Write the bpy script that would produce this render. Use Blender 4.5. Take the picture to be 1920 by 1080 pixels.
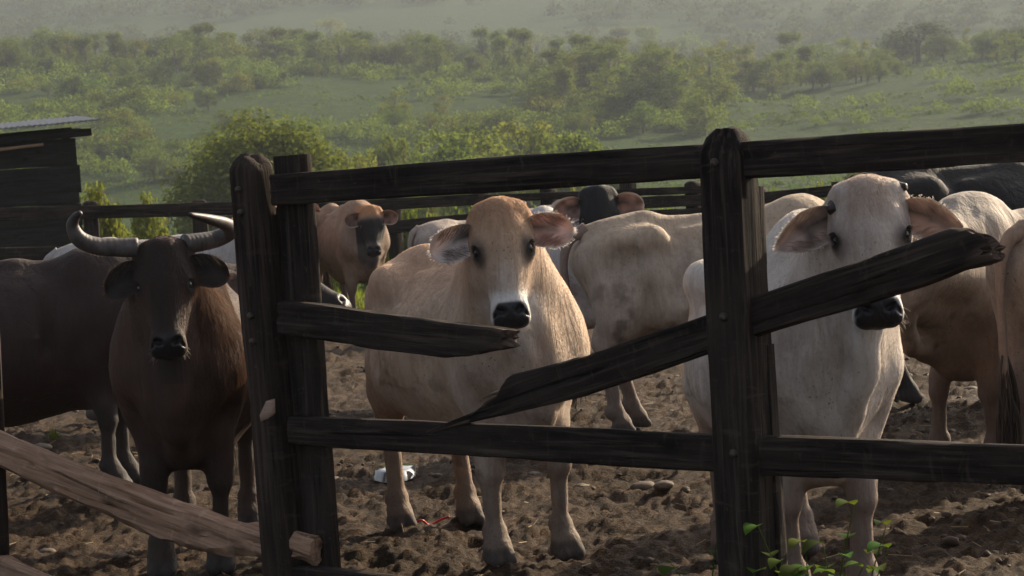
import bpy, math, random
import numpy as np
from mathutils import Matrix, Vector

for _o in list(bpy.data.objects):
    bpy.data.objects.remove(_o)
scene = bpy.context.scene
COL = scene.collection
rad = math.radians

# ------------------------------------------------------------------ camera, light, exposure
FPX = 4500.0                       # focal length in pixels of the 1920 px wide photograph
HZ = 300.0                         # row of the level line at the picture's centre
CAM_H = 1.65
PITCH = math.atan((540 - HZ) / FPX)
ROLL = rad(3.7)
_f = np.array([0, math.cos(PITCH), -math.sin(PITCH)])
_r0 = np.array([1.0, 0, 0]); _u0 = np.cross(_r0, _f)
_r = _r0 * math.cos(ROLL) - _u0 * math.sin(ROLL)
_u = _u0 * math.cos(ROLL) + _r0 * math.sin(ROLL)
cam_data = bpy.data.cameras.new('camera')
cam = bpy.data.objects.new('camera', cam_data); COL.objects.link(cam)
cam_data.sensor_width = 36; cam_data.lens = FPX / 1920 * 36
cam_data.clip_start = 0.1; cam_data.clip_end = 8000
cam_data.dof.use_dof = True; cam_data.dof.focus_distance = 9.6; cam_data.dof.aperture_fstop = 13.0
cam.matrix_world = Matrix(((_r[0], _u[0], -_f[0], 0), (_r[1], _u[1], -_f[1], 0), (_r[2], _u[2], -_f[2], CAM_H), (0, 0, 0, 1)))
scene.camera = cam

SUN_AZ, SUN_EL = rad(43), rad(25)
SUN_DIR = np.array([math.sin(SUN_AZ) * math.cos(SUN_EL), math.cos(SUN_AZ) * math.cos(SUN_EL), math.sin(SUN_EL)])
world = bpy.data.worlds.new('World'); scene.world = world; world.use_nodes = True
wt = world.node_tree; wt.nodes.clear()
sky_tex = wt.nodes.new('ShaderNodeTexSky'); sky_tex.sky_type = 'NISHITA'; sky_tex.sun_disc = False
sky_tex.sun_elevation = SUN_EL; sky_tex.sun_rotation = SUN_AZ
sky_tex.air_density = 0.8; sky_tex.dust_density = 4.0; sky_tex.ozone_density = 0.6
bg = wt.nodes.new('ShaderNodeBackground'); bg.inputs[1].default_value = 0.125
wo = wt.nodes.new('ShaderNodeOutputWorld')
hsv = wt.nodes.new('ShaderNodeHueSaturation'); hsv.inputs['Saturation'].default_value = 0.55   # hazy evening sky
wt.links.new(sky_tex.outputs[0], hsv.inputs['Color']); wt.links.new(hsv.outputs[0], bg.inputs[0]); wt.links.new(bg.outputs[0], wo.inputs[0])
sun_data = bpy.data.lights.new('sun', 'SUN'); sun_data.energy = 5.0; sun_data.angle = rad(0.55); sun_data.color = (1.0, 0.82, 0.58)
sun = bpy.data.objects.new('sun', sun_data); COL.objects.link(sun)
sun.rotation_mode = 'QUATERNION'; sun.rotation_quaternion = Vector((-SUN_DIR).tolist()).to_track_quat('-Z', 'Y')
scene.view_settings.view_transform = 'Standard'; scene.view_settings.look = 'None'
scene.view_settings.exposure = 1.0; scene.view_settings.gamma = 1.0; scene.view_settings.use_curve_mapping = False
scene.cycles.use_denoising = True
scene.cycles.max_bounces = 8; scene.cycles.diffuse_bounces = 3; scene.cycles.transmission_bounces = 6
scene.cycles.volume_bounces = 1; scene.cycles.transparent_max_bounces = 8
scene.cycles.sample_clamp_indirect = 6.0

# ------------------------------------------------------------------ pixel <-> world (design aids: everything ends at its own real distance)
CAM = np.array([0, 0, CAM_H])
def ray(px, py):
    d = _f + _r * ((px - 960) / FPX) + _u * ((540 - py) / FPX)
    return d
def at(px, py, Y):
    d = ray(px, py); return CAM + d * (Y / d[1])
def gnd(px, py, z=0.0):
    d = ray(px, py); return CAM + d * ((z - CAM_H) / d[2])
def proj(p):
    q = np.asarray(p, float) - CAM
    w = q @ _f
    return 960 + FPX * (q @ _r) / w, 540 - FPX * (q @ _u) / w

# ------------------------------------------------------------------ noise
def _hash(ix, iy, iz, seed):
    h = (ix.astype(np.int64) * 374761393 + iy.astype(np.int64) * 668265263 + iz.astype(np.int64) * 2147483647 + seed * 974711) & 0xFFFFFFFF
    h = ((h ^ (h >> 13)) * 1274126177) & 0xFFFFFFFF
    h = ((h ^ (h >> 16)) * 2246822519) & 0xFFFFFFFF
    return ((h ^ (h >> 15)) & 0xFFFFFF) / float(0x7FFFFF) - 1.0
def vnoise(p, seed=0):
    p = np.asarray(p, float); i = np.floor(p); f = p - i; f = f * f * (3 - 2 * f); i = i.astype(np.int64)
    out = 0
    for dx in (0, 1):
        wx = f[..., 0] if dx else 1 - f[..., 0]
        for dy in (0, 1):
            wy = f[..., 1] if dy else 1 - f[..., 1]
            for dz in (0, 1):
                wz = f[..., 2] if dz else 1 - f[..., 2]
                out = out + wx * wy * wz * _hash(i[..., 0] + dx, i[..., 1] + dy, i[..., 2] + dz, seed)
    return out
def fbm(p, octv=4, seed=0, gain=0.5):
    p = np.asarray(p, float); s = 0; a = 1.0; t = 0
    for k in range(octv):
        s = s + a * vnoise(p * (2.03 ** k) + 17.3 * k, seed + k); t += a; a *= gain
    return s / t
def sstep(a, b, x):
    t = np.clip((np.asarray(x, float) - a) / (b - a), 0, 1); return t * t * (3 - 2 * t)
def mix(a, b, t):
    return np.asarray(a) * (1 - t[..., None]) + np.asarray(b) * t[..., None]

# ------------------------------------------------------------------ objects
def link(o, parent=None):
    COL.objects.link(o)
    if parent is not None: o.parent = parent
    return o
def tag(o, label=None, cat=None, group=None, kind=None):
    if label: o['label'] = label
    if cat: o['category'] = cat
    if group: o['group'] = group
    if kind: o['kind'] = kind
    return o
def empty(name, loc=(0, 0, 0), rz=0.0):
    o = bpy.data.objects.new(name, None); o.location = [float(v) for v in loc]; o.rotation_euler = (0, 0, rz); o.empty_display_size = 0.2
    return link(o)
def mesh_np(name, V, F, mats=(), smooth=True, parent=None, M=None, mi=None, attrs=None):
    """V (n,3), F either one (m,k) array or a list of such arrays -> one mesh object"""
    me = bpy.data.meshes.new(name)
    V = np.ascontiguousarray(V, np.float32)
    Fs = [np.asarray(f, np.int32) for f in (F if isinstance(F, list) else [F]) if len(f)]
    me.vertices.add(len(V)); me.vertices.foreach_set('co', V.ravel())
    tot = np.concatenate([np.full(len(f), f.shape[1], np.int32) for f in Fs]); idx = np.concatenate([f.ravel() for f in Fs])
    me.loops.add(len(idx)); me.loops.foreach_set('vertex_index', idx.astype(np.int32))
    st = np.zeros(len(tot), np.int32); st[1:] = np.cumsum(tot)[:-1]
    me.polygons.add(len(tot)); me.polygons.foreach_set('loop_start', st)
    if smooth: me.polygons.foreach_set('use_smooth', np.ones(len(tot), bool))
    for m in (mats if isinstance(mats, (list, tuple)) else [mats]): me.materials.append(m)
    if mi is not None: me.polygons.foreach_set('material_index', np.asarray(mi, np.int32))
    for k, a in (attrs or {}).items():
        if a.ndim == 2:
            at_ = me.attributes.new(k, 'FLOAT_COLOR', 'POINT'); at_.data.foreach_set('color', np.ascontiguousarray(a, np.float32).ravel())
        else:
            at_ = me.attributes.new(k, 'FLOAT', 'POINT'); at_.data.foreach_set('value', np.ascontiguousarray(a, np.float32))
    me.update(calc_edges=True); me.validate()
    o = bpy.data.objects.new(name, me); link(o, parent)
    if M is not None: o.matrix_local = Matrix([[float(x) for x in r] for r in M])
    return o
def frame(o, x, y, z):
    M = np.eye(4); M[:3, 0] = x; M[:3, 1] = y; M[:3, 2] = z; M[:3, 3] = o; return M
def unit(v):
    v = np.asarray(v, float); return v / np.linalg.norm(v)
def tube(path, radii, n=10, cap=True):
    P = np.asarray(path, float); R = np.broadcast_to(np.asarray(radii, float), (len(P),))
    T = np.gradient(P, axis=0); T /= np.linalg.norm(T, axis=1)[:, None] + 1e-9
    ref = np.array([0, 0, 1.0]) if abs(T[0][2]) < 0.9 else np.array([1.0, 0, 0])
    V = []; a = np.linspace(0, 2 * math.pi, n, endpoint=False)
    u = np.cross(T[0], ref); u /= np.linalg.norm(u)
    for i in range(len(P)):
        u = u - T[i] * (u @ T[i]); u /= np.linalg.norm(u); w = np.cross(T[i], u)
        V.append(P[i] + R[i] * (np.cos(a)[:, None] * u + np.sin(a)[:, None] * w))
    V = np.concatenate(V); m = len(P)
    i, j = np.meshgrid(np.arange(m - 1), np.arange(n), indexing='ij'); j2 = (j + 1) % n
    F = np.stack([i * n + j, i * n + j2, (i + 1) * n + j2, (i + 1) * n + j], -1).reshape(-1, 4)
    if cap:
        V = np.vstack([V, P[0], P[-1]]); k = np.arange(n); k2 = (k + 1) % n; b = (m - 1) * n
        tri = np.vstack([np.stack([k2, k, np.full(n, m * n)], -1), np.stack([b + k, b + k2, np.full(n, m * n + 1)], -1)])
        return V, [F, tri]
    return V, [F]
def merge(parts):
    """list of (V, [F...]) -> one"""
    Vs = []; Fs = {}; off = 0
    for V, F in parts:
        Vs.append(V)
        for f in F:
            if len(f): Fs.setdefault(np.shape(f)[1], []).append(np.asarray(f) + off)
        off += len(V)
    return np.vstack(Vs), [np.vstack(v) for v in Fs.values()]
def spline(pts, n):
    """Catmull-Rom through the points"""
    P = np.asarray(pts, float); P = np.vstack([2 * P[0] - P[1], P, 2 * P[-1] - P[-2]]); m = len(P) - 3
    t = np.linspace(0, m - 1e-6, n); i = t.astype(int); f = (t - i)[:, None]
    a, b, c, d = P[i], P[i + 1], P[i + 2], P[i + 3]
    return 0.5 * (2 * b + (c - a) * f + (2 * a - 5 * b + 4 * c - d) * f ** 2 + (3 * b - a - 3 * c + d) * f ** 3)

# ------------------------------------------------------------------ materials
class NT:
    def __init__(s, name):
        s.m = bpy.data.materials.new(name); s.m.use_nodes = True; s.t = s.m.node_tree; s.t.nodes.clear()
        s.out = s.n('ShaderNodeOutputMaterial')
    def n(s, typ, **kw):
        o = s.t.nodes.new(typ)
        for k, v in kw.items(): setattr(o, k, v)
        return o
    def l(s, a, b): s.t.links.new(a, b)
    def val(s, sock, v):
        if hasattr(v, 'bl_idname') or hasattr(v, 'links'): s.l(v, sock)
        else: sock.default_value = v
    def coord(s, which='Object', scale=(1, 1, 1), loc=(0, 0, 0)):
        tc = s.n('ShaderNodeTexCoord'); mp = s.n('ShaderNodeMapping'); mp.inputs['Scale'].default_value = scale; mp.inputs['Location'].default_value = loc
        s.l(tc.outputs[which], mp.inputs[0]); return mp.outputs[0]
    def noise(s, vec, scale, detail=4, rough=0.55, dist=0.0):
        o = s.n('ShaderNodeTexNoise'); o.inputs['Scale'].default_value = scale; o.inputs['Detail'].default_value = detail
        o.inputs['Roughness'].default_value = rough; o.inputs['Distortion'].default_value = dist; s.l(vec, o.inputs['Vector']); return o.outputs['Fac']
    def ramp(s, fac, stops, interp='LINEAR'):
        r = s.n('ShaderNodeValToRGB'); r.color_ramp.interpolation = interp; e = r.color_ramp.elements
        while len(e) < len(stops): e.new(0.5)
        for k, (p, c) in enumerate(stops):
            e[k].position = p; e[k].color = (tuple(c) + (1,)) if len(c) == 3 else c
        s.l(fac, r.inputs[0]); return r.outputs[0]
    def mixc(s, fac, a, b, mode='MIX'):
        o = s.n('ShaderNodeMix', data_type='RGBA', blend_type=mode); s.val(o.inputs[0], fac)
        for k, v in ((6, a), (7, b)):
            if isinstance(v, tuple): o.inputs[k].default_value = v + (1,) if len(v) == 3 else v
            else: s.l(v, o.inputs[k])
        return o.outputs[2]
    def math(s, op, a, b=0.0, c=0.0):
        o = s.n('ShaderNodeMath', operation=op)
        for k, v in enumerate((a, b, c)): s.val(o.inputs[k], v)
        return o.outputs[0]
    def bump(s, h, strength=0.3, dist=0.01, normal=None):
        o = s.n('ShaderNodeBump'); o.inputs['Strength'].default_value = strength; o.inputs['Distance'].default_value = dist; s.l(h, o.inputs['Height'])
        if normal is not None: s.l(normal, o.inputs['Normal'])
        return o.outputs[0]
    def bsdf(s, color, rough=0.8, normal=None, spec=0.3, **kw):
        b = s.n('ShaderNodeBsdfPrincipled')
        if isinstance(color, tuple): b.inputs['Base Color'].default_value = color + (1,)
        else: s.l(color, b.inputs['Base Color'])
        s.val(b.inputs['Roughness'], rough); s.val(b.inputs['Specular IOR Level'], spec)
        if normal is not None: s.l(normal, b.inputs['Normal'])
        for k, v in kw.items(): s.val(b.inputs[k.replace('_', ' ')], v)
        return b.outputs[0]
    def done(s, shader): s.l(shader, s.out.inputs['Surface']); return s.m

def wood_mat(name, dark, mid, pale, pale_amt=0.5, bumpd=0.006):
    t = NT(name)
    oi = t.n('ShaderNodeObjectInfo'); cm = t.n('ShaderNodeCombineXYZ')
    t.l(t.math('MULTIPLY', oi.outputs['Random'], 37.0), cm.inputs[0]); t.l(t.math('MULTIPLY', oi.outputs['Random'], 11.0), cm.inputs[1])
    tc = t.n('ShaderNodeTexCoord'); ad = t.n('ShaderNodeVectorMath', operation='ADD'); t.l(tc.outputs['Object'], ad.inputs[0]); t.l(cm.outputs[0], ad.inputs[1])
    def stretch(sx, sy, sz):
        mp = t.n('ShaderNodeMapping'); mp.inputs['Scale'].default_value = (sx, sy, sz); t.l(ad.outputs[0], mp.inputs[0]); return mp.outputs[0]
    grain = t.noise(stretch(2.2, 60, 60), 1.0, 6, 0.62, 0.6)
    crack = t.noise(stretch(1.1, 26, 26), 1.0, 5, 0.6, 1.2)
    blot = t.noise(stretch(2.5, 7, 7), 1.0, 5, 0.65)
    c = t.ramp(grain, [(0.34, dark), (0.52, mid), (0.72, pale)])
    c = t.mixc(t.ramp(blot, [(0.35, (0, 0, 0)), (0.75, (pale_amt,) * 3)]), c, tuple(pale))
    speck = t.noise(stretch(30, 60, 60), 1.0, 2, 0.5)
    c = t.mixc(t.ramp(speck, [(0.70, (0, 0, 0)), (0.78, (0.35,) * 3)]), c, tuple(min(1, p * 1.8) for p in pale))
    c = t.mixc(t.ramp(crack, [(0.30, (0.85,) * 3), (0.37, (0, 0, 0))]), c, tuple(d * 0.4 for d in dark))
    saw = t.noise(stretch(26, 5, 9), 1.0, 4, 0.6, 0.8); c = t.mixc(t.ramp(saw, [(0.58, (0, 0, 0)), (0.72, (0.45,) * 3)]), c, tuple(p * 1.15 for p in pale))
    knot = t.n('ShaderNodeTexVoronoi'); knot.inputs['Scale'].default_value = 1.0; t.l(stretch(2.2, 5, 5), knot.inputs['Vector']); c = t.mixc(t.ramp(knot.outputs['Distance'], [(0.03, (0.9,) * 3), (0.14, (0, 0, 0))]), c, tuple(d * 0.5 for d in dark))
    tn = t.n('ShaderNodeAttribute', attribute_name='torn'); fib = t.noise(stretch(5, 90, 90), 1.0, 3, 0.6); c = t.mixc(t.math('MULTIPLY', tn.outputs['Fac'], t.ramp(fib, [(0.35, (0.15,) * 3), (0.6, (0.85,) * 3)])), c, (0.14, 0.095, 0.070))
    h = t.math('ADD', t.math('MULTIPLY', grain, 0.6), t.math('MULTIPLY', t.ramp(crack, [(0.28, (0, 0, 0)), (0.40, (1, 1, 1))]), 0.7))
    return t.done(t.bsdf(c, 0.9, t.bump(h, 0.9, bumpd), 0.10))
M_WOOD = wood_mat('dark_weathered_wood', (0.0045, 0.0034, 0.0028), (0.0120, 0.0088, 0.0070), (0.068, 0.052, 0.041), 0.50, 0.014)
M_POST = wood_mat('grey_brown_post_wood', (0.009, 0.0065, 0.005), (0.024, 0.0165, 0.0125), (0.065, 0.048, 0.037), 0.55, 0.012)
M_BARE = wood_mat('bare_pale_wood', (0.12, 0.064, 0.038), (0.26, 0.155, 0.098), (0.38, 0.25, 0.175), 0.55)
M_CHIP = wood_mat('fresh_chip_wood', (0.22, 0.14, 0.10), (0.30, 0.20, 0.15), (0.36, 0.26, 0.20), 0.3)
M_SHED = wood_mat('black_shed_wood', (0.009, 0.008, 0.0078), (0.018, 0.016, 0.0148), (0.038, 0.033, 0.030), 0.35)
def metal_mat():
    t = NT('rusty_bolt_iron'); n = t.noise(t.coord(scale=(1, 1, 1)), 90, 3)
    c = t.ramp(n, [(0.3, (0.035, 0.025, 0.02)), (0.7, (0.10, 0.075, 0.06))])
    return t.done(t.bsdf(c, 0.55, t.bump(n, 0.4, 0.002), 0.4, Metallic=0.5))
M_BOLT = metal_mat()
def zinc_mat():
    t = NT('corrugated_zinc'); n = t.noise(t.coord(scale=(3, 0.7, 3)), 2.5, 5); n2 = t.noise(t.coord(), 14, 4)
    c = t.ramp(n, [(0.35, (0.15, 0.15, 0.15)), (0.6, (0.11, 0.10, 0.09)), (0.8, (0.08, 0.05, 0.035))])
    return t.done(t.bsdf(c, t.math('MULTIPLY_ADD', n2, 0.3, 0.35), None, 0.5, Metallic=0.55))
M_ZINC = zinc_mat()

# ------------------------------------------------------------------ ground: one sheet from behind the camera to the far hills
def ey_ridge(a):        # level-line offset (photo pixels) of the tree ridge by bearing a = X/Y
    return np.interp(a * FPX + 960, [-900, 0, 250, 600, 960, 1200, 1450, 1600, 1750, 1920, 2800], [270, 242, 232, 204, 168, 154, 116, 122, 142, 150, 185])
def terrain(X, Y):
    X = np.asarray(X, float); Y = np.asarray(Y, float)
    Ys = np.maximum(Y, 1.0); a = np.clip(X / np.maximum(Y, 30.0), -0.6, 0.6)
    er = ey_ridge(a)
    k = np.log([30, 34, 60, 110, 170, 240, 330, 450, 520, 640, 900, 1350, 2100, 3200])
    zn = [0, -0.25, -2.2, -3.8, -3.4]
    tab = []
    for z, y in zip(zn, [30, 34, 60, 110, 170]): tab.append(np.full(a.shape, (z - 1.65) * FPX / y))
    tab += [-90 + er * 0.20, er * 0.58, er, er * 0.97, er * 0.80 + 8, 250 + er * 0.25, 400 + er * 0.35, 250 + er * 0.1, 120 + er * 0]
    tab = np.stack(tab, 0); ly = np.log(np.clip(Ys, 30, 3200)); j = np.clip(np.searchsorted(k, ly) - 1, 0, len(k) - 2)
    t = (ly - k[j]) / (k[j + 1] - k[j])
    take = lambda i: np.take_along_axis(tab, np.clip(i, 0, len(k) - 1)[None], 0)[0]
    p0, p1, p2, p3 = take(j - 1), take(j), take(j + 1), take(j + 2)
    # monotone-ish cubic
    m1 = np.where(j == 0, p2 - p1, (p2 - p0) / 2); m2 = (p3 - p1) / 2
    e = (2 * t ** 3 - 3 * t ** 2 + 1) * p1 + (t ** 3 - 2 * t ** 2 + t) * m1 + (-2 * t ** 3 + 3 * t ** 2) * p2 + (t ** 3 - t ** 2) * m2
    z = 1.65 + np.maximum(Y, 30) * e / FPX
    P = np.stack([X, Y, 0 * X], -1)
    far = sstep(45, 120, Y)
    z = z + far * (fbm(P / 60, 3, 5) * 0.9 + fbm(P / 14, 3, 9) * 0.55) + sstep(600, 1400, Y) * fbm(P / 300, 3, 21) * 16
    return np.where(Y < 31, 0, z)
def mud(X, Y):
    P = np.stack([X, Y, 0 * X], -1)
    h = fbm(P * 0.55, 3, 1) * 0.045 + fbm(P * 2.3, 3, 2) * 0.052
    c = fbm(P * 7.5, 3, 3); h += np.maximum(c + 0.08, 0) * 0.034; c2 = fbm(P * 13 + 4, 3, 14); h += np.maximum(c2, 0) * 0.034
    h += np.abs(fbm(P * 16, 2, 4)) * 0.032 + vnoise(P * 48, 6) * 0.008
    pits = vnoise(P * 5.1 + 3.3, 8); h -= sstep(0.45, 0.75, pits) * 0.045
    return h - 0.038
def gz(x, y):
    x = np.atleast_1d(np.asarray(x, float)); y = np.atleast_1d(np.asarray(y, float))
    return terrain(x, y) + mud(x, y) * (1 - sstep(27, 36, y))
def build_ground():
    ys = [-60, -30, -12, -4, 1, 3.5, 5.2]; y = 5.8
    while y < 40: ys.append(y); y += 2.3e-4 * y * y + 0.0045
    while y < 3200: ys.append(y); y *= 1.0155
    ys = np.array(ys)
    a = np.linspace(-0.28, 0.28, 440); out = np.array([0.31, 0.35, 0.4, 0.5, 0.65, 0.9, 1.4, 2.4, 5, 10])
    a = np.concatenate([-out[::-1], a, out])
    A, Y = np.meshgrid(a, ys); X = A * np.maximum(Y, 6.0)
    Z = gz(X.ravel(), Y.ravel())
    n, m = A.shape; i, j = np.meshgrid(np.arange(n - 1), np.arange(m - 1), indexing='ij')
    F = np.stack([i * m + j, i * m + j + 1, (i + 1) * m + j + 1, (i + 1) * m + j], -1).reshape(-1, 4)
    t = NT('churned_mud_and_pasture'); vec = t.coord()
    n1 = t.noise(vec, 1.3, 5, 0.6); n2 = t.noise(vec, 9, 6, 0.65); n3 = t.noise(vec, 55, 4, 0.7)
    c = t.ramp(n2, [(0.28, (0.012, 0.007, 0.004)), (0.46, (0.042, 0.024, 0.013)), (0.60, (0.080, 0.047, 0.025)), (0.78, (0.140, 0.088, 0.046))])
    c = t.mixc(t.ramp(n1, [(0.4, (0, 0, 0)), (0.7, (0.55,) * 3)]), c, (0.050, 0.036, 0.022))
    c = t.mixc(t.ramp(n3, [(0.58, (0, 0, 0)), (0.70, (0.7,) * 3)]), c, (0.15, 0.102, 0.054))
    n4 = t.noise(t.coord(scale=(1, 2.2, 1)), 24, 5, 0.75, 1.5); c = t.mixc(t.ramp(n4, [(0.36, (0.8,) * 3), (0.50, (0, 0, 0))]), c, (0.014, 0.009, 0.006))
    mud_sh = t.bsdf(c, t.math('MULTIPLY_ADD', n1, 0.3, 0.68), t.bump(t.math('ADD', t.math('MULTIPLY', n4, 0.8), t.math('ADD', n2, t.math('MULTIPLY', n3, 0.5))), 1.0, 0.035), 0.10)
    g1 = t.noise(vec, 0.035, 5, 0.6); g2 = t.noise(vec, 0.35, 6, 0.7)
    gc = t.ramp(g2, [(0.3, (0.024, 0.048, 0.007)), (0.55, (0.046, 0.082, 0.010)), (0.8, (0.082, 0.118, 0.016))])
    gc = t.mixc(t.ramp(g1, [(0.35, (0, 0, 0)), (0.7, (0.5,) * 3)]), gc, (0.035, 0.070, 0.018))
    g3 = t.noise(vec, 1.6, 5, 0.7); gc = t.mixc(t.ramp(g3, [(0.38, (0.9,) * 3), (0.60, (0, 0, 0))]), gc, (0.016, 0.030, 0.008))
    gr = t.bsdf(gc, 0.95, t.bump(t.math('ADD', g2, t.math('MULTIPLY', g3, 0.5)), 1.0, 1.4), 0.05)
    sx = t.n('ShaderNodeSeparateXYZ'); t.l(vec, sx.inputs[0])
    z = t.math('ADD', sx.outputs[1], t.math('MULTIPLY', t.math('SUBTRACT', n1, 0.5), 9.0))
    fac = t.math('MULTIPLY', t.math('SUBTRACT', z, 25.5), 0.5); fac = t.n('ShaderNodeClamp'); 
    mm = t.math('MULTIPLY', t.math('SUBTRACT', z, 25.5), 0.5); t.l(mm, fac.inputs[0])
    ms = t.n('ShaderNodeMixShader'); t.l(fac.outputs[0], ms.inputs[0]); t.l(mud_sh, ms.inputs[1]); t.l(gr, ms.inputs[2])
    o = mesh_np('ground', np.stack([X.ravel(), Y.ravel(), Z], -1), F, t.done(ms.outputs[0]))
    return tag(o, 'churned brown mud of the cattle yard running out to the green hillside', kind='structure')
GROUND = build_ground()
# ------------------------------------------------------------------ timber
def beam(name, parent, mat, A, B, top, bot, thick, M, seed=0, n=70, jag=(0.0, 0.0), cham=0.008, rough=0.003, taper=None, label=None, k=5, torn=(0.0, 0.0)):
    """A timber along local x. top / bot: (a, b) outlines; thick: depth along local y. M: 4x4 with columns (along, normal, up)."""
    top = np.asarray(top, float); bot = np.asarray(bot, float)
    a = np.linspace(A, B, n); bt = np.interp(a, top[:, 0], top[:, 1]); bb = np.interp(a, bot[:, 0], bot[:, 1])
    h = thick / 2; rows = []
    for i in range(n):
        t_, b_ = bt[i], bb[i]; c = min(cham, (t_ - b_) * 0.3, h * 0.8)
        hh = h * (taper[i] if taper is not None else 1.0)
        mid = (t_ + b_) / 2
        up = [(-hh, v) for v in np.linspace(b_ + c, t_ - c, k)]; dn = [(hh, v) for v in np.linspace(t_ - c, b_ + c, k)]
        ring = up + [(v, t_) for v in np.linspace(-hh + c, hh - c, 4)] + dn + [(v, b_) for v in np.linspace(hh - c, -hh + c, 4)]
        rows.append([(a[i], y, z) for y, z in ring])
    V = np.array(rows); m = V.shape[1]
    P = V.reshape(-1, 3)
    Q = P * np.array([2.4, 30, 45]) + seed * 7.7
    d = fbm(Q, 3, seed); d = np.where(d < -0.22, d * 2.2, d); dl = fbm(P * np.array([1.6, 3, 3]) + seed * 3.1, 2, seed + 50)
    cen = np.stack([P[:, 0], np.zeros(len(P)), np.repeat((bt + bb) / 2, m)], -1)
    R = P - cen; R[:, 0] = 0; R /= np.linalg.norm(R, axis=1)[:, None] + 1e-6
    P = P + R * (d * rough * 1.6 + dl * rough * 1.5)[:, None]
    P = P.reshape(n, m, 3)
    for end, j in ((0, jag[0]), (1, jag[1])):
        if j:
            nj = 10; r = slice(0, nj) if end == 0 else slice(n - nj, n)
            w = np.linspace(1, 0, nj) if end == 0 else np.linspace(0, 1, nj)
            e = P[0 if end == 0 else -1]
            s = (fbm(e * np.array([0, 30, 30]) + seed, 2, seed + 9) + 0.8 * np.abs(vnoise(e * np.array([0, 110, 60]) + seed, seed + 12))) * j
            P[r, :, 0] += w[:, None] * s[None]
    V = P.reshape(-1, 3)
    i, q = np.meshgrid(np.arange(n - 1), np.arange(m), indexing='ij'); q2 = (q + 1) % m
    F = np.stack([i * m + q, i * m + q2, (i + 1) * m + q2, (i + 1) * m + q], -1).reshape(-1, 4)
    V = np.vstack([V, P[0].mean(0), P[-1].mean(0)]); kk = np.arange(m); k2 = (kk + 1) % m; b = (n - 1) * m
    tri = np.vstack([np.stack([k2, kk, np.full(m, n * m)], -1), np.stack([b + kk, b + k2, np.full(m, n * m + 1)], -1)])
    tr = np.zeros(len(V))
    for L_, s_ in ((torn[0], V[:, 0] - V[:, 0].min()), (torn[1], V[:, 0].max() - V[:, 0])):
        if L_: tr = np.maximum(tr, np.clip(1.15 - s_ / L_ + 0.8 * vnoise(V * np.array([6, 40, 30]) + seed, seed + 4), 0, 1))
    # centre the local frame on the timber
    c0 = np.array([(A + B) / 2, 0, (bt.mean() + bb.mean()) / 2]); V = V - c0
    M = np.array(M, float).copy(); M[:3, 3] = M[:3, 3] + M[:3, :3] @ c0
    # local axes (x, y, z) must be right-handed: flip faces when they are not
    if np.linalg.det(M[:3, :3]) < 0:
        V = V * np.array([1, -1, 1]); M[:3, 1] = -M[:3, 1]; F = F[:, ::-1]; tri = tri[:, ::-1]
    o = mesh_np(name, V, [F, tri], mat, True, parent, M, attrs={'torn': tr})
    try:
        o.data.set_sharp_from_angle(angle=rad(50))
    except Exception: pass
    if label: o['label'] = label
    return o

class Plane:
    """A vertical plane through two ground points: s along, z up, n towards the camera side."""
    def __init__(s, P, Q):
        s.o = np.array([P[0], P[1], 0.0]); d = np.array([Q[0] - P[0], Q[1] - P[1], 0]); s.len = np.linalg.norm(d); s.d = d / s.len
        s.n = np.array([s.d[1], -s.d[0], 0.0])
        if s.n @ (CAM - s.o) < 0: s.n = -s.n
    def px(s, x, y, off=0.0):
        d = ray(x, y); o = s.o + s.n * off
        t = ((o - CAM) @ s.n) / (d @ s.n); p = CAM + d * t - o
        return np.array([p @ s.d, p[2]])
    def frm(s, off, ang=0.0, s0=0.0, z0=0.0):
        ax = s.d * math.cos(ang) + np.array([0, 0, math.sin(ang)]); up = -s.d * math.sin(ang) + np.array([0, 0, math.cos(ang)])
        return frame(s.o + s.n * off + s.d * s0 + np.array([0, 0, z0]), ax, s.n, up)
def plank_px(pl, name, parent, mat, top, bot, thick, off=0.0, **kw):
    kw.setdefault('k', 10); kw.setdefault('n', 150); kw.setdefault('rough', 0.004)
    """A timber in a plane, its two long edges given as photograph pixels on the plane's near face."""
    f = off + thick / 2
    T = np.array([pl.px(x, y, f) for x, y in top]); Bm = np.array([pl.px(x, y, f) for x, y in bot])
    m0 = (T[0] + Bm[0]) / 2; m1 = (T[-1] + Bm[-1]) / 2
    ang = math.atan2(m1[1] - m0[1], m1[0] - m0[0]) if m1[0] >= m0[0] else math.atan2(m0[1] - m1[1], m0[0] - m1[0])
    c, s = math.cos(ang), math.sin(ang)
    rot = lambda p: np.stack([(p[:, 0] - m0[0]) * c + (p[:, 1] - m0[1]) * s, -(p[:, 0] - m0[0]) * s + (p[:, 1] - m0[1]) * c], -1)
    T, Bm = rot(T), rot(Bm); T = T[np.argsort(T[:, 0])]; Bm = Bm[np.argsort(Bm[:, 0])]
    A = min(T[0, 0], Bm[0, 0]); B = max(T[-1, 0], Bm[-1, 0])
    return beam(name, parent, mat, A, B, T, Bm, thick, pl.frm(off, ang, m0[0], m0[1]), **kw)
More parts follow.
